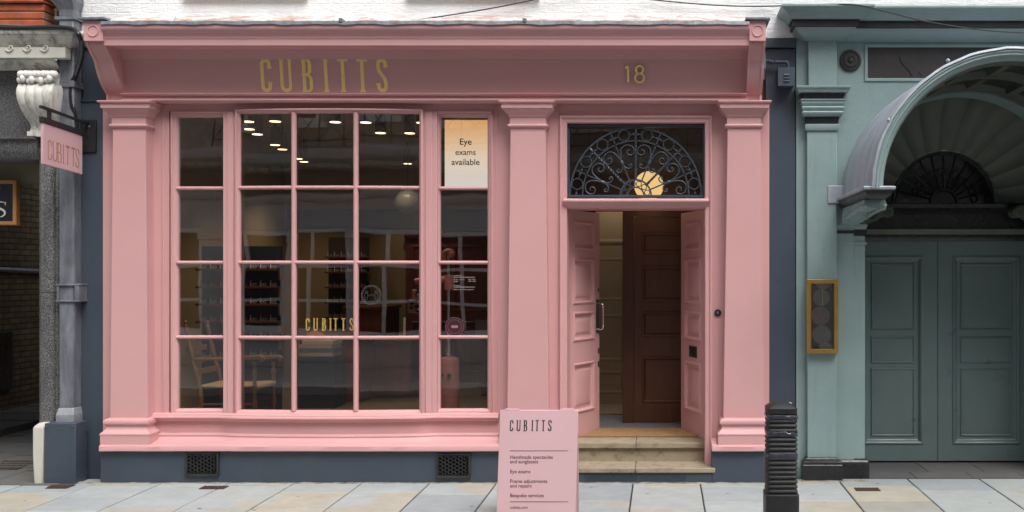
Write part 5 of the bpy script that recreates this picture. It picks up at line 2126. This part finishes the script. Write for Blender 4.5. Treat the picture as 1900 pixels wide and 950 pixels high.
# ================================================================== INSIDE THE SHOP
FL, CE = .35, 3.62
RX0, RX1, RY1 = -5.24, -1.14, 4.8
b = MB()
b.box(RX0, RX1 + .05, .055, RY1, FL - .1, FL)
struct(b.build('shop_floor', WOOD_FLOOR, smooth=0))
b = MB()
b.box(RX0, 1.3, .061, RY1, CE, CE + .1)
struct(b.build('shop_ceiling', CEIL, smooth=0))
b = MB()
b.box(RX0 - .03, RX0, .26, RY1, FL - .1, CE)
b.box(RX0, RX1, RY1, RY1 + .05, 1.25, CE)
struct(b.build('shop_wall', BEIGE, smooth=0))
b = MB()
b.box(RX0, -3.6, RY1, RY1 + .05, FL, 1.249)
struct(b.build('shop_wall', BEIGE, smooth=0))
b = MB()
b.box(RX1, RX1 + .08, .061, 1.40, FL - .1, CE)
b.box(RX1, RX1 + .08, 2.6, RY1, FL - .1, CE)
b.box(RX1, 1.3, 4.0, 4.05, FL - .1, CE)
struct(b.build('shop_wall', DARKWALL, smooth=0))
# mahogany panelling along the back wall
pn = thing('wall_panelling', 'red brown wooden panelling across the back wall of the shop', 'panelling', (-2.3, RY1, FL))
def pxf(u, t, z):
    return (-3.55 + u, RY1 - .05 + t, z)
b = MB(pxf)
W_ = 2.4
pans = []
for i in range(4):
    for z0, z1 in ((.12, .85), (.98, 1.9)):
        pans.append((.08 + i * .58, .58 + i * .58, z0, z1))
b.panelled(W_, 2.0, .045, pans, [(0, 0), (.01, -.008), (.03, -.004), (.04, .012), (.07, .012)], z0=FL)
b.build('panels', WOOD_RED, pn, smooth=20)
b = MB()
b.run([(RY1 - .001, FL + 2.001), (RY1 - .09, FL + 2.001), (RY1 - .10, FL + 2.04), (RY1 - .06, FL + 2.07), (RY1 - .001, FL + 2.07)], -3.56, -1.14)
b.build('dado_rail', WOOD_BROWN, pn, smooth=30)
b = MB()
b.box(-5.2, -2.2, RY1 - .035, RY1 - .001, 2.46, 2.75)
o = b.build('ceiling_valance', DARKWALL, smooth=0)
tag(o, 'dark horizontal band across the upper back wall of the shop', 'wall band')

# pendant spot lights: cylinder, lens, lamp
LENS = emis('lamp_lens', (1, .76, .45), 2.2)
SHADE = paint('bronze_lamp_shade', (.16, .10, .065), .45, .1, 5, 0)
lights = [(460.5, 225.5), (462, 239.5), (477.5, 249), (510.5, 225), (510.5, 268.8), (524, 277), (553, 294.5), (564, 300), (622, 226.3), (678.5, 227), (706, 246.5), (760, 247), (756.5, 303.5), (783, 227.5)]
proto = None
for i, (px, py) in enumerate(lights):
    zb = 3.32
    k = (zb - EYE) * SC / (VY - py)
    Y = k * DIST - DIST
    x_ = X(px, Y)
    lab = 'cylindrical bronze ceiling spotlight glowing warm white, one of the cluster seen through the shop window'
    if proto is None:
        proto = thing('ceiling_light', lab, 'ceiling light', (0, 0, zb), 'glowing ceiling spotlights inside the shop')
        m = MB()
        m.lathe([(.054, .0), (.057, .0), (.057, .20), (.045, .21), (.012, .215), (.012, .30)], (0, 0, zb), 24)
        m.build('shade', SHADE, proto, smooth=40)
        m = MB()
        m.lathe([(.053, -.0005), (.052, -.005), (.001, -.008)], (0, 0, zb), 24)
        m.build('lens', LENS, proto, smooth=40)
        lt = bpy.data.lights.new('spotlight', 'SPOT')
        lt.energy = 11.0
        lt.color = (1, .80, .55)
        lt.spot_size = R(100)
        lt.spot_blend = .8
        lt.shadow_soft_size = .05
        lo = bpy.data.objects.new('lamp', lt)
        COL.objects.link(lo)
        lo.parent = proto
        lo.location = (0, 0, -.04)
        c = proto
    else:
        c = copy_tree(proto)
    c.location = (x_, Y, zb)

# globe pendants
def globe(label, px, py, Y, r, mat_, lamp=0, strand=None):
    t = thing('globe_pendant', label, 'pendant lamp', (X(px, Y), Y, Z(py, Y)))
    m = MB()
    m.ball((X(px, Y), Y, Z(py, Y)), r, 28)
    m.build('globe', mat_, t, smooth=60)
    m = MB()
    m.tube([(X(px, Y), Y, Z(py, Y) + r - .01), (X(px, Y), Y, CE - .002)], .006, 6)
    m.lathe([(.02, 0), (.025, .03), (.012, .05)], (X(px, Y), Y, Z(py, Y) + r - .012), 14)
    m.build('cord', BLACK_SATIN, t, smooth=40)
    if lamp:
        l = bpy.data.lights.new('globe_lamp', 'POINT')
        l.energy = lamp
        l.color = (1, .74, .42)
        l.shadow_soft_size = r + .03
        lo = bpy.data.objects.new('lamp', l)
        COL.objects.link(lo)
        lo.parent = t
        lo.location = (0, 0, -.02 - r)
globe('unlit pale globe pendant hanging inside the upper right of the bowed window', 757, 375, 1.9, .14, PEARL)
globe('large amber lit globe pendant glowing behind the iron fanlight', 1204, 345, 1.0, .148, emis('lit_opal_globe', (.98, .63, .25), 1.0 / 2 ** EXPOSURE), .5)

# backlit eye exam sign
lb = thing('lightbox', 'glowing amber to white lightbox sign reading Eye exams available in the right window light', 'sign', (X(864, .1), .1, Z(284, .1)))
Yl = .07
lxa, lxb, lza, lzb = X(824.5, Yl), X(904.5, Yl) + .012, Z(347, Yl) - .01, Z(222, Yl)
b = MB()
b.box(lxa, lxb, Yl + .002, Yl + .07, lza, lzb)
b.build('case', DARKPLASTIC, lb, smooth=0)
m_ = bpy.data.materials.new('backlit_face')
m_.use_nodes = True
nt = m_.node_tree
nt.nodes.clear()
out = nt.nodes.new('ShaderNodeOutputMaterial')
e = N(nt, 'ShaderNodeEmission', Strength=1.0 / 2 ** EXPOSURE)
sep = nt.nodes.new('ShaderNodeSeparateXYZ')
nt.links.new(pos_vec(nt), sep.inputs[0])
mr = N(nt, 'ShaderNodeMapRange')
mr.inputs['From Min'].default_value = lza
mr.inputs['From Max'].default_value = lzb
nt.links.new(sep.outputs['Z'], mr.inputs['Value'])
nt.links.new(ramp(nt, mr.outputs[0], [(.0, (.84, .76, .72)), (.38, (.90, .72, .58)), (.62, (.92, .62, .38)), (1, (.82, .40, .14))]), e.inputs[0])
nt.links.new(e.outputs[0], out.inputs[0])
b = MB()
b.box(lxa + .004, lxb - .004, Yl - .003, Yl + .0015, lza + .004, lzb - .004)
b.build('face', m_, lb, smooth=0)
for body, py, pw in (('Eye', 268.5, 22), ('exams', 287.5, 38), ('available', 306, 52.5)):
    text_mesh('sign_text', body, INK, lb, lambda u, v, d, py=py: (X(864, Yl) + u, Yl - .0042, Z(py, Yl) + v), width=pw / SC, align='CENTER', bold=.012)

# rush seated armchair by the left window
ch = thing('armchair', 'turned beech armchair with woven rush seat behind the left window', 'chair', (-4.2, .95, FL))
Yf, Yb = .75, 1.22
def turned(path, r):
    m = MB()
    P = smooth_path(path, 12)
    n_ = len(P)
    rr = []
    for i in range(n_):
        t = i / (n_ - 1)
        rr.append(r * (1 + .28 * math.sin(t * PI * 9) * (1 if .1 < t < .9 else 0)))
    m.tube(P, rr, 12)
    return m
sxl, sxr = X(385, 1), X(497, 1)
sz_ = Z(714, 1)
for yy in (Yf, Yb):
    turned([(sxr - .03, yy, FL), (sxr - .03, yy, sz_), (sxr - .03, yy, Z(672, yy))], .021).build('leg', WOOD_PALE, ch, smooth=50)
    turned([(sxl + .06, yy, FL), (sxl + .04, yy, sz_), (sxl - .04, yy, sz_ + .30), (sxl - .10, yy, Z(604, yy))], .021).build('leg', WOOD_PALE, ch, smooth=50)
    m = MB()
    m.lathe([(.008, -.02), (.022, 0), (.012, .018), (.020, .035), (.004, .055)], (sxl - .10, yy, Z(604, yy)), 12)
    m.build('finial', WOOD_PALE, ch, smooth=50)
    m = MB()
    za_ = Z(664, yy)
    m.tube(smooth_path([(sxl - .035, yy, za_ - .015), (sxl + .2, yy, za_ - .012), (sxr - .08, yy, za_ + .004), (sxr + .02, yy, za_ + .012), (sxr + .055, yy, za_ - .008), (sxr + .03, yy, za_ - .03)], 6), [.016] * 12 + [.02] * 19, 10)
    m.build('armrest', WOOD_PALE, ch, smooth=50)
    m = MB()
    for z in (FL + .12, FL + .22):
        m.tube([(sxl + .055, yy, z), (sxr - .03, yy, z)], .010, 8)
    m.build('stretcher', WOOD_PALE, ch, smooth=50)
m = MB()
for k in range(3):
    z = sz_ + .12 + .11 * k
    xo = sxl - .01 - .045 * k
    m.box(xo - .008, xo + .008, Yf + .02, Yb - .02, z, z + .055)
m.build('back_slat', WOOD_PALE, ch, smooth=0, bevel=.006)
m = MB()
n_ = 26
for i in range(n_):
    y = Yf + (Yb - Yf) * (i + .5) / n_
    sag = .015 * math.sin(PI * (i + .5) / n_)
    m.tube(smooth_path([(sxl + .02, y, sz_ - .016), (sxl + .035, y, sz_ + .012), ((sxl + sxr) / 2, y, sz_ + .004 - sag), (sxr - .035, y, sz_ + .012), (sxr - .02, y, sz_ - .016)], 3), .011, 6)
m.build('seat', RUSH, ch, smooth=60)

# spectacle racks
FRAME_MATS = [paint('clear_acetate', (.62, .58, .52), .2, .1, 30, 0), paint('tortoise_acetate', (.10, .045, .02), .2, .4, 30, 0), paint('silver_wire', (.7, .7, .7), .2, .1, 30, 0, metal=.6)]
def rack(label, x0, x1, Y, z0, z1, rows, per, backing):
    t = thing('display_rack', label, 'display rack', ((x0 + x1) / 2, Y, FL))
    m = MB()
    m.box(x0, x1, Y, Y + .03, FL, z1)
    m.build('backboard', backing, t, smooth=0)
    step = (z1 - z0 - .08) / rows
    for r_ in range(rows):
        z = z0 + r_ * step
        m = MB()
        m.box(x0 - .01, x1 + .01, Y - .13, Y - .001, z, z + .022)
        m.prism([(x1 + .004, z - .10), (x1 + .022, z - .10), (x1 + .022, z), (x1 + .004, z)], Y - .10, Y - .001)
        m.build('shelf', WOOD_BROWN, t, smooth=0, bevel=.003)
        g = MB()
        for i in range(per):
            xc = x0 + (x1 - x0) * (i + .5) / per
            # a pair of spectacles leaning on the shelf: two rims, bridge, one open arm
            lean = .03
            for s_ in (-1, 1):
                g.tube([(xc + s_ * .016 + .013 * math.cos(2 * PI * q_ / 12), Y - .09 + lean * .5, z + .040 + .014 * math.sin(2 * PI * q_ / 12)) for q_ in range(12)], .0032, 4, closed=True)
            g.tube([(xc - .030, Y - .09, z + .026), (xc - .045, Y - .03, z + .085)], .005, 4)
        g.build('spectacles', FRAME_MATS[0 if r_ % 2 else 2], t, smooth=40)
    return t
rack('tall dark blue rack of spectacles behind the left window', -4.98, -4.12, 1.75, .95, 2.15, 6, 8, BLUEBACK)
rack('small rack of spectacles on the back wall left of the gold window lettering', -4.55, -4.0, 4.55, 1.25, 2.35, 5, 6, DARKWALL)

# counter with lamp and books, desk behind
ct = thing('counter', 'dark wooden counter with a pale top inside the bowed window', 'counter', (-3.6, 2.6, FL))
b = MB()
b.box(X(600, 2.6), X(668, 2.6), 2.62, 3.2, FL, Z(628, 2.6))
b.build('body', WOOD_RED, ct, smooth=0, bevel=.004)
b = MB()
b.box(X(556, 2.6), X(674, 2.6), 2.55, 3.25, Z(628, 2.6) + .001, Z(622, 2.6))
b.box(X(556, 2.6), X(560, 2.6), 2.6, 3.2, FL, Z(628, 2.6))
b.build('top', WOOD_BROWN, ct, smooth=0, bevel=.004)
bk = thing('book_stack', 'stack of pale books under the orange lamp behind the bowed window', 'books', (X(590, 2.2), 2.2, Z(690, 2.2)))
b = MB()
b.box(X(558, 2.2) , X(626, 2.2), 2.1, 2.5, FL, Z(661, 2.2))
b.build('box_plinth', BLUEBACK, bk, smooth=0)
for i, (p0, p1) in enumerate(((560, 622), (563, 624), (559, 620), (565, 622))):
    z0 = Z(660.5, 2.2) + i * .045
    b = MB()
    b.box(X(p0, 2.2), X(p1, 2.2), 2.12, 2.45, z0, z0 + .042)
    b.build('book', (CREAM, paint('slate_book_cover', (.10, .13, .18), .5, .1, 5, 0), CREAM, paint('pale_book_cover', (.55, .5, .45), .5, .1, 5, 0))[i], bk, smooth=0, bevel=.002)
dl_ = thing('desk_lamp', 'small orange glowing lamp on the books behind the bowed window', 'lamp', (X(585, 2.3), 2.3, Z(640, 2.3)))
b = MB()
lxx, lzz = X(585, 2.3), Z(640, 2.3)
b.lathe([(.15, .04), (.145, .05), (.10, .12), (.04, .15), (.03, .155)], (lxx, 2.3, lzz), 24)
b.build('lamp_shade', emis('lit_orange_shade', (1, .33, .09), .16), dl_, smooth=40)
b = MB()
b.lathe([(.06, -.02), (.055, -.008), (.012, .0), (.010, .04)], (lxx, 2.3, lzz), 16)
b.build('lamp_base', BLACK_SATIN, dl_, smooth=40)
dk = thing('desk', 'red brown wooden desk deep inside the shop behind the bowed window', 'desk', (-2.7, 3.6, FL))
dz = Z(568, 3.6)
b = MB()
b.box(X(640, 3.6), X(722, 3.6), 3.5, 4.2, dz - .04, dz)
b.build('desk_top', WOOD_BROWN, dk, smooth=0, bevel=.004)
b = MB()
b.box(X(646, 3.6), X(716, 3.6), 3.56, 4.15, Z(620, 3.6), dz - .041)
b.build('drawer_box', WOOD_RED, dk, smooth=0, bevel=.004)
for px_ in (644, 716):
    for yy in (3.55, 4.12):
        b = MB()
        b.cbox((X(px_, 3.6), yy, (FL + dz - .042) / 2), .05, .05, dz - .042 - FL)
        b.build('leg', WOOD_BROWN, dk, smooth=0)
dkd = thing('cabinet', 'low wooden cabinet with a warm front inside the lower right of the shop', 'cabinet', (-2.3, 3.0, FL))
b = MB()
b.box(X(676, 3.0), X(760, 3.0), 3.05, 3.5, FL + .04, Z(640, 3.0))
b.build('carcass', WOOD_RED, dkd, smooth=0, bevel=.004)
b = MB()
b.box(X(672, 3.0), X(764, 3.0), 3.0, 3.55, Z(640, 3.0) + .001, Z(635, 3.0))
b.build('cabinet_top', WOOD_BROWN, dkd, smooth=0, bevel=.004)

# salmon pink optician's stand
st = thing('eye_test_stand', 'salmon pink eye testing stand with a chrome pole inside the right window', 'eye test stand', (X(833, .55), .55, FL))
sy = .55
scx = X(833, sy)
b = MB()
b.lathe([(.17, FL - Z(0, sy) + Z(0, sy)), (.17, FL + .04), (.10, FL + .06)], (scx, sy, 0), 28)
b.lathe([(.098, FL + .06), (.098, Z(668, sy)), (.092, Z(664, sy)), (.03, Z(661, sy))], (scx, sy, 0), 28)
b.build('column_base', KIT_PINK, st, smooth=40)
b = MB()
b.tube([(scx, sy, Z(664, sy)), (scx, sy, Z(470, sy))], .021, 14)
b.lathe([(.030, -.03), (.034, -.02), (.034, .02), (.03, .03)], (scx, sy, Z(652, sy)), 16)
b.build('pole', CHROME, st, smooth=40)
b = MB()
b.lathe([(.045, Z(538, sy)), (.050, Z(537, sy)), (.050, Z(513, sy)), (.045, Z(510, sy))], (scx, sy, 0), 20)
b.tube([(scx, sy, Z(519, sy)), (scx - .16, sy, Z(519, sy)), (scx - .33, sy + .02, Z(522, sy))], [.038, .034, .028], 10)
b.build('collar_arm', KIT_PINK, st, smooth=40)
b = MB()
b.tube(smooth_path([(scx - .055, sy, Z(486, sy)), (scx - .05, sy, Z(472, sy)), (scx - .015, sy, Z(466, sy)), (scx + .03, sy, Z(468, sy)), (scx + .035, sy, Z(476, sy))], 5), .026, 10)
b.lathe([(.022, -.03), (.03, -.02), (.03, .02), (.022, .03)], (scx + .03, sy - .02, Z(473, sy)), 14, 'y')
b.build('lamp_hook', KIT_PINK, st, smooth=40)
b = MB()
for px_ in (824, 838):
    b.lathe([(.018, 0), (.02, -.02), (.012, -.032)], (X(px_, sy), sy - .094, Z(695, sy)), 14, 'y')
b.build('knob', DARKPLASTIC, st, smooth=40)
hx, hz = X(769, sy), Z(562, sy)
b = MB()
b.prism([(hx - .062, hz - .09), (hx + .07, hz - .105), (hx + .075, hz + .02), (hx + .03, hz + .055), (hx + .02, hz + .13), (hx - .02, hz + .13), (hx - .025, hz + .045), (hx - .055, hz + .01)], sy - .03, sy + .03)
b.build('lens_head', KIT_PINK, st, smooth=0, bevel=.012, seg=3)
b = MB()
for dx_, dz_, r_ in ((-.02, .01, .028), (.035, .02, .017), (.03, -.03, .02), (-.02, -.045, .016), (.04, -.075, .015), (.045, .10, .018)):
    b.lathe([(r_, 0), (r_, -.018), (r_ * .7, -.026), (r_ * .6, -.016)], (hx + dx_, sy - .031, hz + dz_), 16, 'y')
b.build('lens_dial', DARKPLASTIC, st, smooth=40)
b = MB()
for k in range(6):
    b.lathe([(.012, 0), (.012, -.02), (.004, -.024)], (hx + .05 + .014 * (k % 2), sy - .033, hz + .08 - .035 * k), 10, 'y')
b.build('lens_ring', CHROME, st, smooth=40)
# brass easel foot and a small framed card at the back right
fc = thing('framed_card', 'small pale framed card standing deep behind the right window', 'picture', (X(893, 3.2), 3.2, Z(600, 3.2)))
b = MB()
b.box(X(880, 3.2), X(912, 3.2), 3.2, 3.22, Z(622, 3.2), Z(592, 3.2))
b.build('card', paint('grey_white_card', (.30, .30, .32), .6, .1, 5, 0), fc, smooth=0)
b = MB()
b.rings_rect(X(879, 3.2), X(913, 3.2), Z(623, 3.2), Z(591, 3.2), [(0, 3.22), (0, 3.19), (.01, 3.185), (.015, 3.2)])
b.box(X(876, 3.2), X(916, 3.2), 3.15, 3.4, Z(627, 3.2), Z(623, 3.2) - .002)
b.box(X(893, 3.2), X(899, 3.2), 3.2, 3.35, FL, Z(627, 3.2) - .001)
b.build('stand', WOOD_BROWN, fc, smooth=0)

# ================================================================== ENTRANCE LOBBY
VX0, VX1, VY1 = -1.06, .98, 1.36
LF = zt2 + .003
b = MB()
b.box(VX0, VX1, .401, 1.9, LF - .1, LF - .004)
struct(b.build('lobby_floor', GREYFLOOR, smooth=0))
b = MB()
b.box(VX0, 1.0, 1.9, 4.0, LF - .1, LF + .012)
struct(b.build('hall_floor', mat_wood('pale_floor_boards', (.36, .26, .17), (.45, .34, .23), .45, (1, .12, 1), 9), smooth=0))
b = MB()
b.box(VX1, VX1 + .06, .061, VY1 + .1, LF - .1, CE)
b.box(dx1, VX1 + .001, .061, .12, LF - .1, CE)
fdx0 = X(1155, VY1)
b.box(VX0, X(1108, VY1) - .02, VY1, VY1 + .06, LF - .1, CE)
b.box(X(1108, VY1) - .02, VX1, VY1, VY1 + .06, Z(392, VY1), CE)
b.box(X(1345, VY1) + .02, VX1, VY1, VY1 + .06, LF, Z(392, VY1) - .001)
struct(b.build('lobby_wall', paint('umber_lobby_wall', (.085, .045, .027), .6, .1, 2, .04), smooth=0))
idr = thing('inner_door', 'dark brown panelled inner door and frame at the back of the entrance lobby', 'door', (X(1220, VY1), VY1, LF))
ixa, ixb = X(1177, VY1), X(1345, VY1)
ih = Z(402, VY1) - LF
def ixf(u, t, z):
    return (ixa + u, VY1 - .02 + t, z)
b = MB(ixf)
pq = lambda p: Z(p, VY1) - LF
uu = lambda p: X(p, VY1) - ixa
b.panelled(ixb - ixa, ih, .035, [(uu(1191), uu(1330), pq(747), pq(661)), (uu(1191), uu(1330), pq(625), pq(578)), (uu(1191), uu(1330), pq(560), pq(493)), (uu(1191), uu(1330), pq(471), pq(431))],
           [(0, 0), (.006, -.012), (.02, -.014), (.03, -.006), (.036, .012), (.06, .012)], z0=LF)
b.build('door_leaf', WOOD_BROWN, idr, smooth=20)
b = MB()
b.box(X(1155.5, VY1), ixa - .003, VY1 - .05, VY1 - .001, LF - .002, Z(388, VY1))
b.box(ixa - .0025, ixb + .05, VY1 - .049, VY1 - .001, LF + ih + .003, Z(388, VY1))
b.build('door_frame', mat_wood('dark_mahogany_frame', (.085, .027, .013), (.12, .04, .02), .4), idr, smooth=0, bevel=.005)
# cream panelled wall seen through the gap on the left
cp = thing('hall_panelling', 'cream panelled hall wall glimpsed beyond the left door leaf', 'panelling', (-.9, 2.7, LF))
def cxf(u, t, z):
    return (-1.06 + u, 2.72 + t, z)
b = MB(cxf)
pw2 = lambda p: Z(p, 2.72) - LF
b.panelled(2.0, 2.75, .03, [(.09, .62, .12, pw2(690)), (.09, .62, pw2(672), pw2(585)), (.09, .62, pw2(560), pw2(480)), (.75, 1.4, .12, pw2(690)), (.75, 1.4, pw2(672), pw2(585)), (.75, 1.4, pw2(560), pw2(480))], [(0, 0), (.008, -.004), (.025, -.005), (.04, .002), (.06, .002)], z0=LF + .012)
b.build('panels', CREAM, cp, smooth=20)
b = MB()
b.run([(2.719, Z(452, 2.7)), (2.705, Z(452, 2.7)), (2.695, Z(448, 2.7)), (2.705, Z(444, 2.7)), (2.719, Z(443, 2.7))], -1.05, .9)
b.build('picture_rail', CREAM, cp, smooth=30)
hl = thing('hall_lamp', 'small opal wall lamp lighting the cream panelled hall', 'lamp', (-.55, 2.3, 2.9))
b = MB()
b.ball((-.55, 2.3, 2.9), .06, 16)
b.build('globe', emis('lit_hall_globe', (1, .8, .55), 2), hl, smooth=60)
b = MB()
b.tube([(-.55, 2.3, 2.955), (-.55, 2.3, CE - .002)], .006, 6)
b.build('cord', BLACK_SATIN, hl, smooth=40)
l = bpy.data.lights.new('hall_bulb', 'POINT')
l.energy = 1.7
l.color = (1, .82, .58)
l.shadow_soft_size = .08
lo = bpy.data.objects.new('lamp', l)
COL.objects.link(lo)
lo.parent = hl
lo.location = (0, 0, -.16)
b = MB()
b.box(X(1060, .5), X(1316, .4), .405, .86, LF - .0035, LF + .014)
o = b.build('doormat', COIR, smooth=0, bevel=.004)
tag(o, 'brown coir doormat on the threshold between the two open pink doors', 'doormat')

# ================================================================== THE STREET FRONT OPPOSITE (what the glass reflects)
OY = -11.6
OPPWHITE = mat_old_stone('white_street_stone', (.74, .73, .70), (.34, .32, .29), .62)
ob = thing('opposite_building', 'grey stone and brown brick street front with shop windows, mirrored in the shop glass', 'building', (-2, OY, 0))
b = MB()
piers = [-16.0, -12.6, -9.3, -6.2, -3.1, .1, 3.3, 6.5, 9.8, 13]
b.box(-16.4, 13.4, OY - .4, OY, 2.80, 4.05)
for x_ in piers:
    b.box(x_ - .28, x_ + .28, OY - .4, OY + .10, -.05, 2.799)
    b.box(x_ - .34, x_ + .34, OY - .4, OY + .16, 2.55, 2.78)
for i in range(len(piers) - 1):
    b.box(piers[i] + .28, piers[i + 1] - .28, OY - .4, OY, -.05, .65)
b.build('stone_ground_floor', OPPWHITE, ob, smooth=0, bevel=.01)
b = MB()
b.run([(OY - .1, 4.05), (OY + .10, 4.05), (OY + .14, 4.14), (OY + .36, 4.22), (OY + .40, 4.30), (OY + .42, 4.40), (OY - .1, 4.44)], -16.5, 13.5)
b.run([(OY, 3.36), (OY + .05, 3.36), (OY + .10, 3.44), (OY, 3.5)], -16.4, 13.4)
b.build('stone_cornice', OPPWHITE, ob, smooth=0)
b = MB()
x_ = -16.2
while x_ < 13.3:
    b.box(x_, x_ + .12, OY + .11, OY + .24, 4.055, 4.13)
    x_ += .30
b.build('dentil_course', CLEANSTONE, ob, smooth=0)
b = MB()
b.box(-16.4, 13.4, OY + .001, OY + .035, 3.55, 4.0)
b.build('sign_band', OPPSTONE_DK, ob, smooth=0)
b = MB()
uppers = []
for i in range(len(piers) - 1):
    c_ = (piers[i] + piers[i + 1]) / 2
    uppers.append((c_ - .62, c_ + .62))
xs_ = [-16.4] + [v for p in uppers for v in p] + [13.4]
for (za, zb2) in ((4.44, 5.0), (7.2, 8.2), (10.3, 12.0)):
    b.box(-16.4, 13.4, OY - .4, OY - .01, za, zb2)
for (za, zb2) in ((5.0, 7.2), (8.2, 10.3)):
    for i in range(0, len(xs_), 2):
        b.box(xs_[i], xs_[i + 1], OY - .4, OY - .01, za, zb2)
b.build('upper_brickwork', OPPBRICK, ob, smooth=0)
for i in range(len(piers) - 1):
    a, c = piers[i] + .28, piers[i + 1] - .28
    m = MB()
    m.rings_rect(a, c, .65, 2.79, [(0, OY - .05), (0, OY + .02), (.09, OY + .02), (.10, OY - .05)])
    for t in (1 / 3, 2 / 3):
        xx = a + (c - a) * t
        m.box(xx - .035, xx + .035, OY - .04, OY + .015, .75, 2.70)
    for zz_ in (1.3, 2.0):
        m.box(a + .1, c - .1, OY - .038, OY + .008, zz_ - .03, zz_ + .03)
    m.box(a - .02, c + .02, OY, OY + .10, .56, .65)
    f = m.build('shop_window', WHITEFRAME, ob, smooth=0)
    m = MB()
    m.box(a + .05, c - .05, OY - .08, OY - .05, .7, 2.76)
    m.build('pane', DARKGLASS, f, smooth=0)
    for za, zb2 in ((5.0, 7.2), (8.2, 10.3)):
        ua, uc = uppers[i]
        m = MB()
        m.rings_rect(ua, uc, za, zb2, [(0, OY - .12), (0, OY - .02), (.09, OY - .02), (.10, OY - .12)])
        m.box((ua + uc) / 2 - .03, (ua + uc) / 2 + .03, OY - .11, OY - .03, za + .1, zb2 - .1)
        m.box(ua + .1, uc - .1, OY - .11, OY - .032, (za + zb2) / 2 - .03, (za + zb2) / 2 + .03)
        m.box(ua - .15, uc + .15, OY - .01, OY + .10, za - .12, za)
        f = m.build('sash_window', WHITEFRAME, ob, smooth=0)
        m = MB()
        m.box(ua + .05, uc - .05, OY - .16, OY - .12, za + .05, zb2 - .05)
        m.build('pane', DARKGLASS, f, smooth=0)
m = MB()
for zz_ in (4.55, 5.2):
    m.box(-9, 4, OY + .34, OY + .37, zz_, zz_ + .03)
x_ = -9
while x_ < 4:
    m.tube([(x_, OY + .355, 4.56), (x_ + .5, OY + .355, 5.21)], .012, 4)
    m.tube([(x_ + .5, OY + .355, 4.56), (x_, OY + .355, 5.21)], .012, 4)
    m.box(x_ - .012, x_ + .012, OY + .343, OY + .367, 4.43, 5.24)
    x_ += .5
m.build('balcony_railing', BLACK_SATIN, ob, smooth=0)
m = MB()
m.box(-16.4, 13.4, OY - .5, OY + .15, 12.001, 12.35)
m.build('parapet', OPPSTONE, ob, smooth=0)
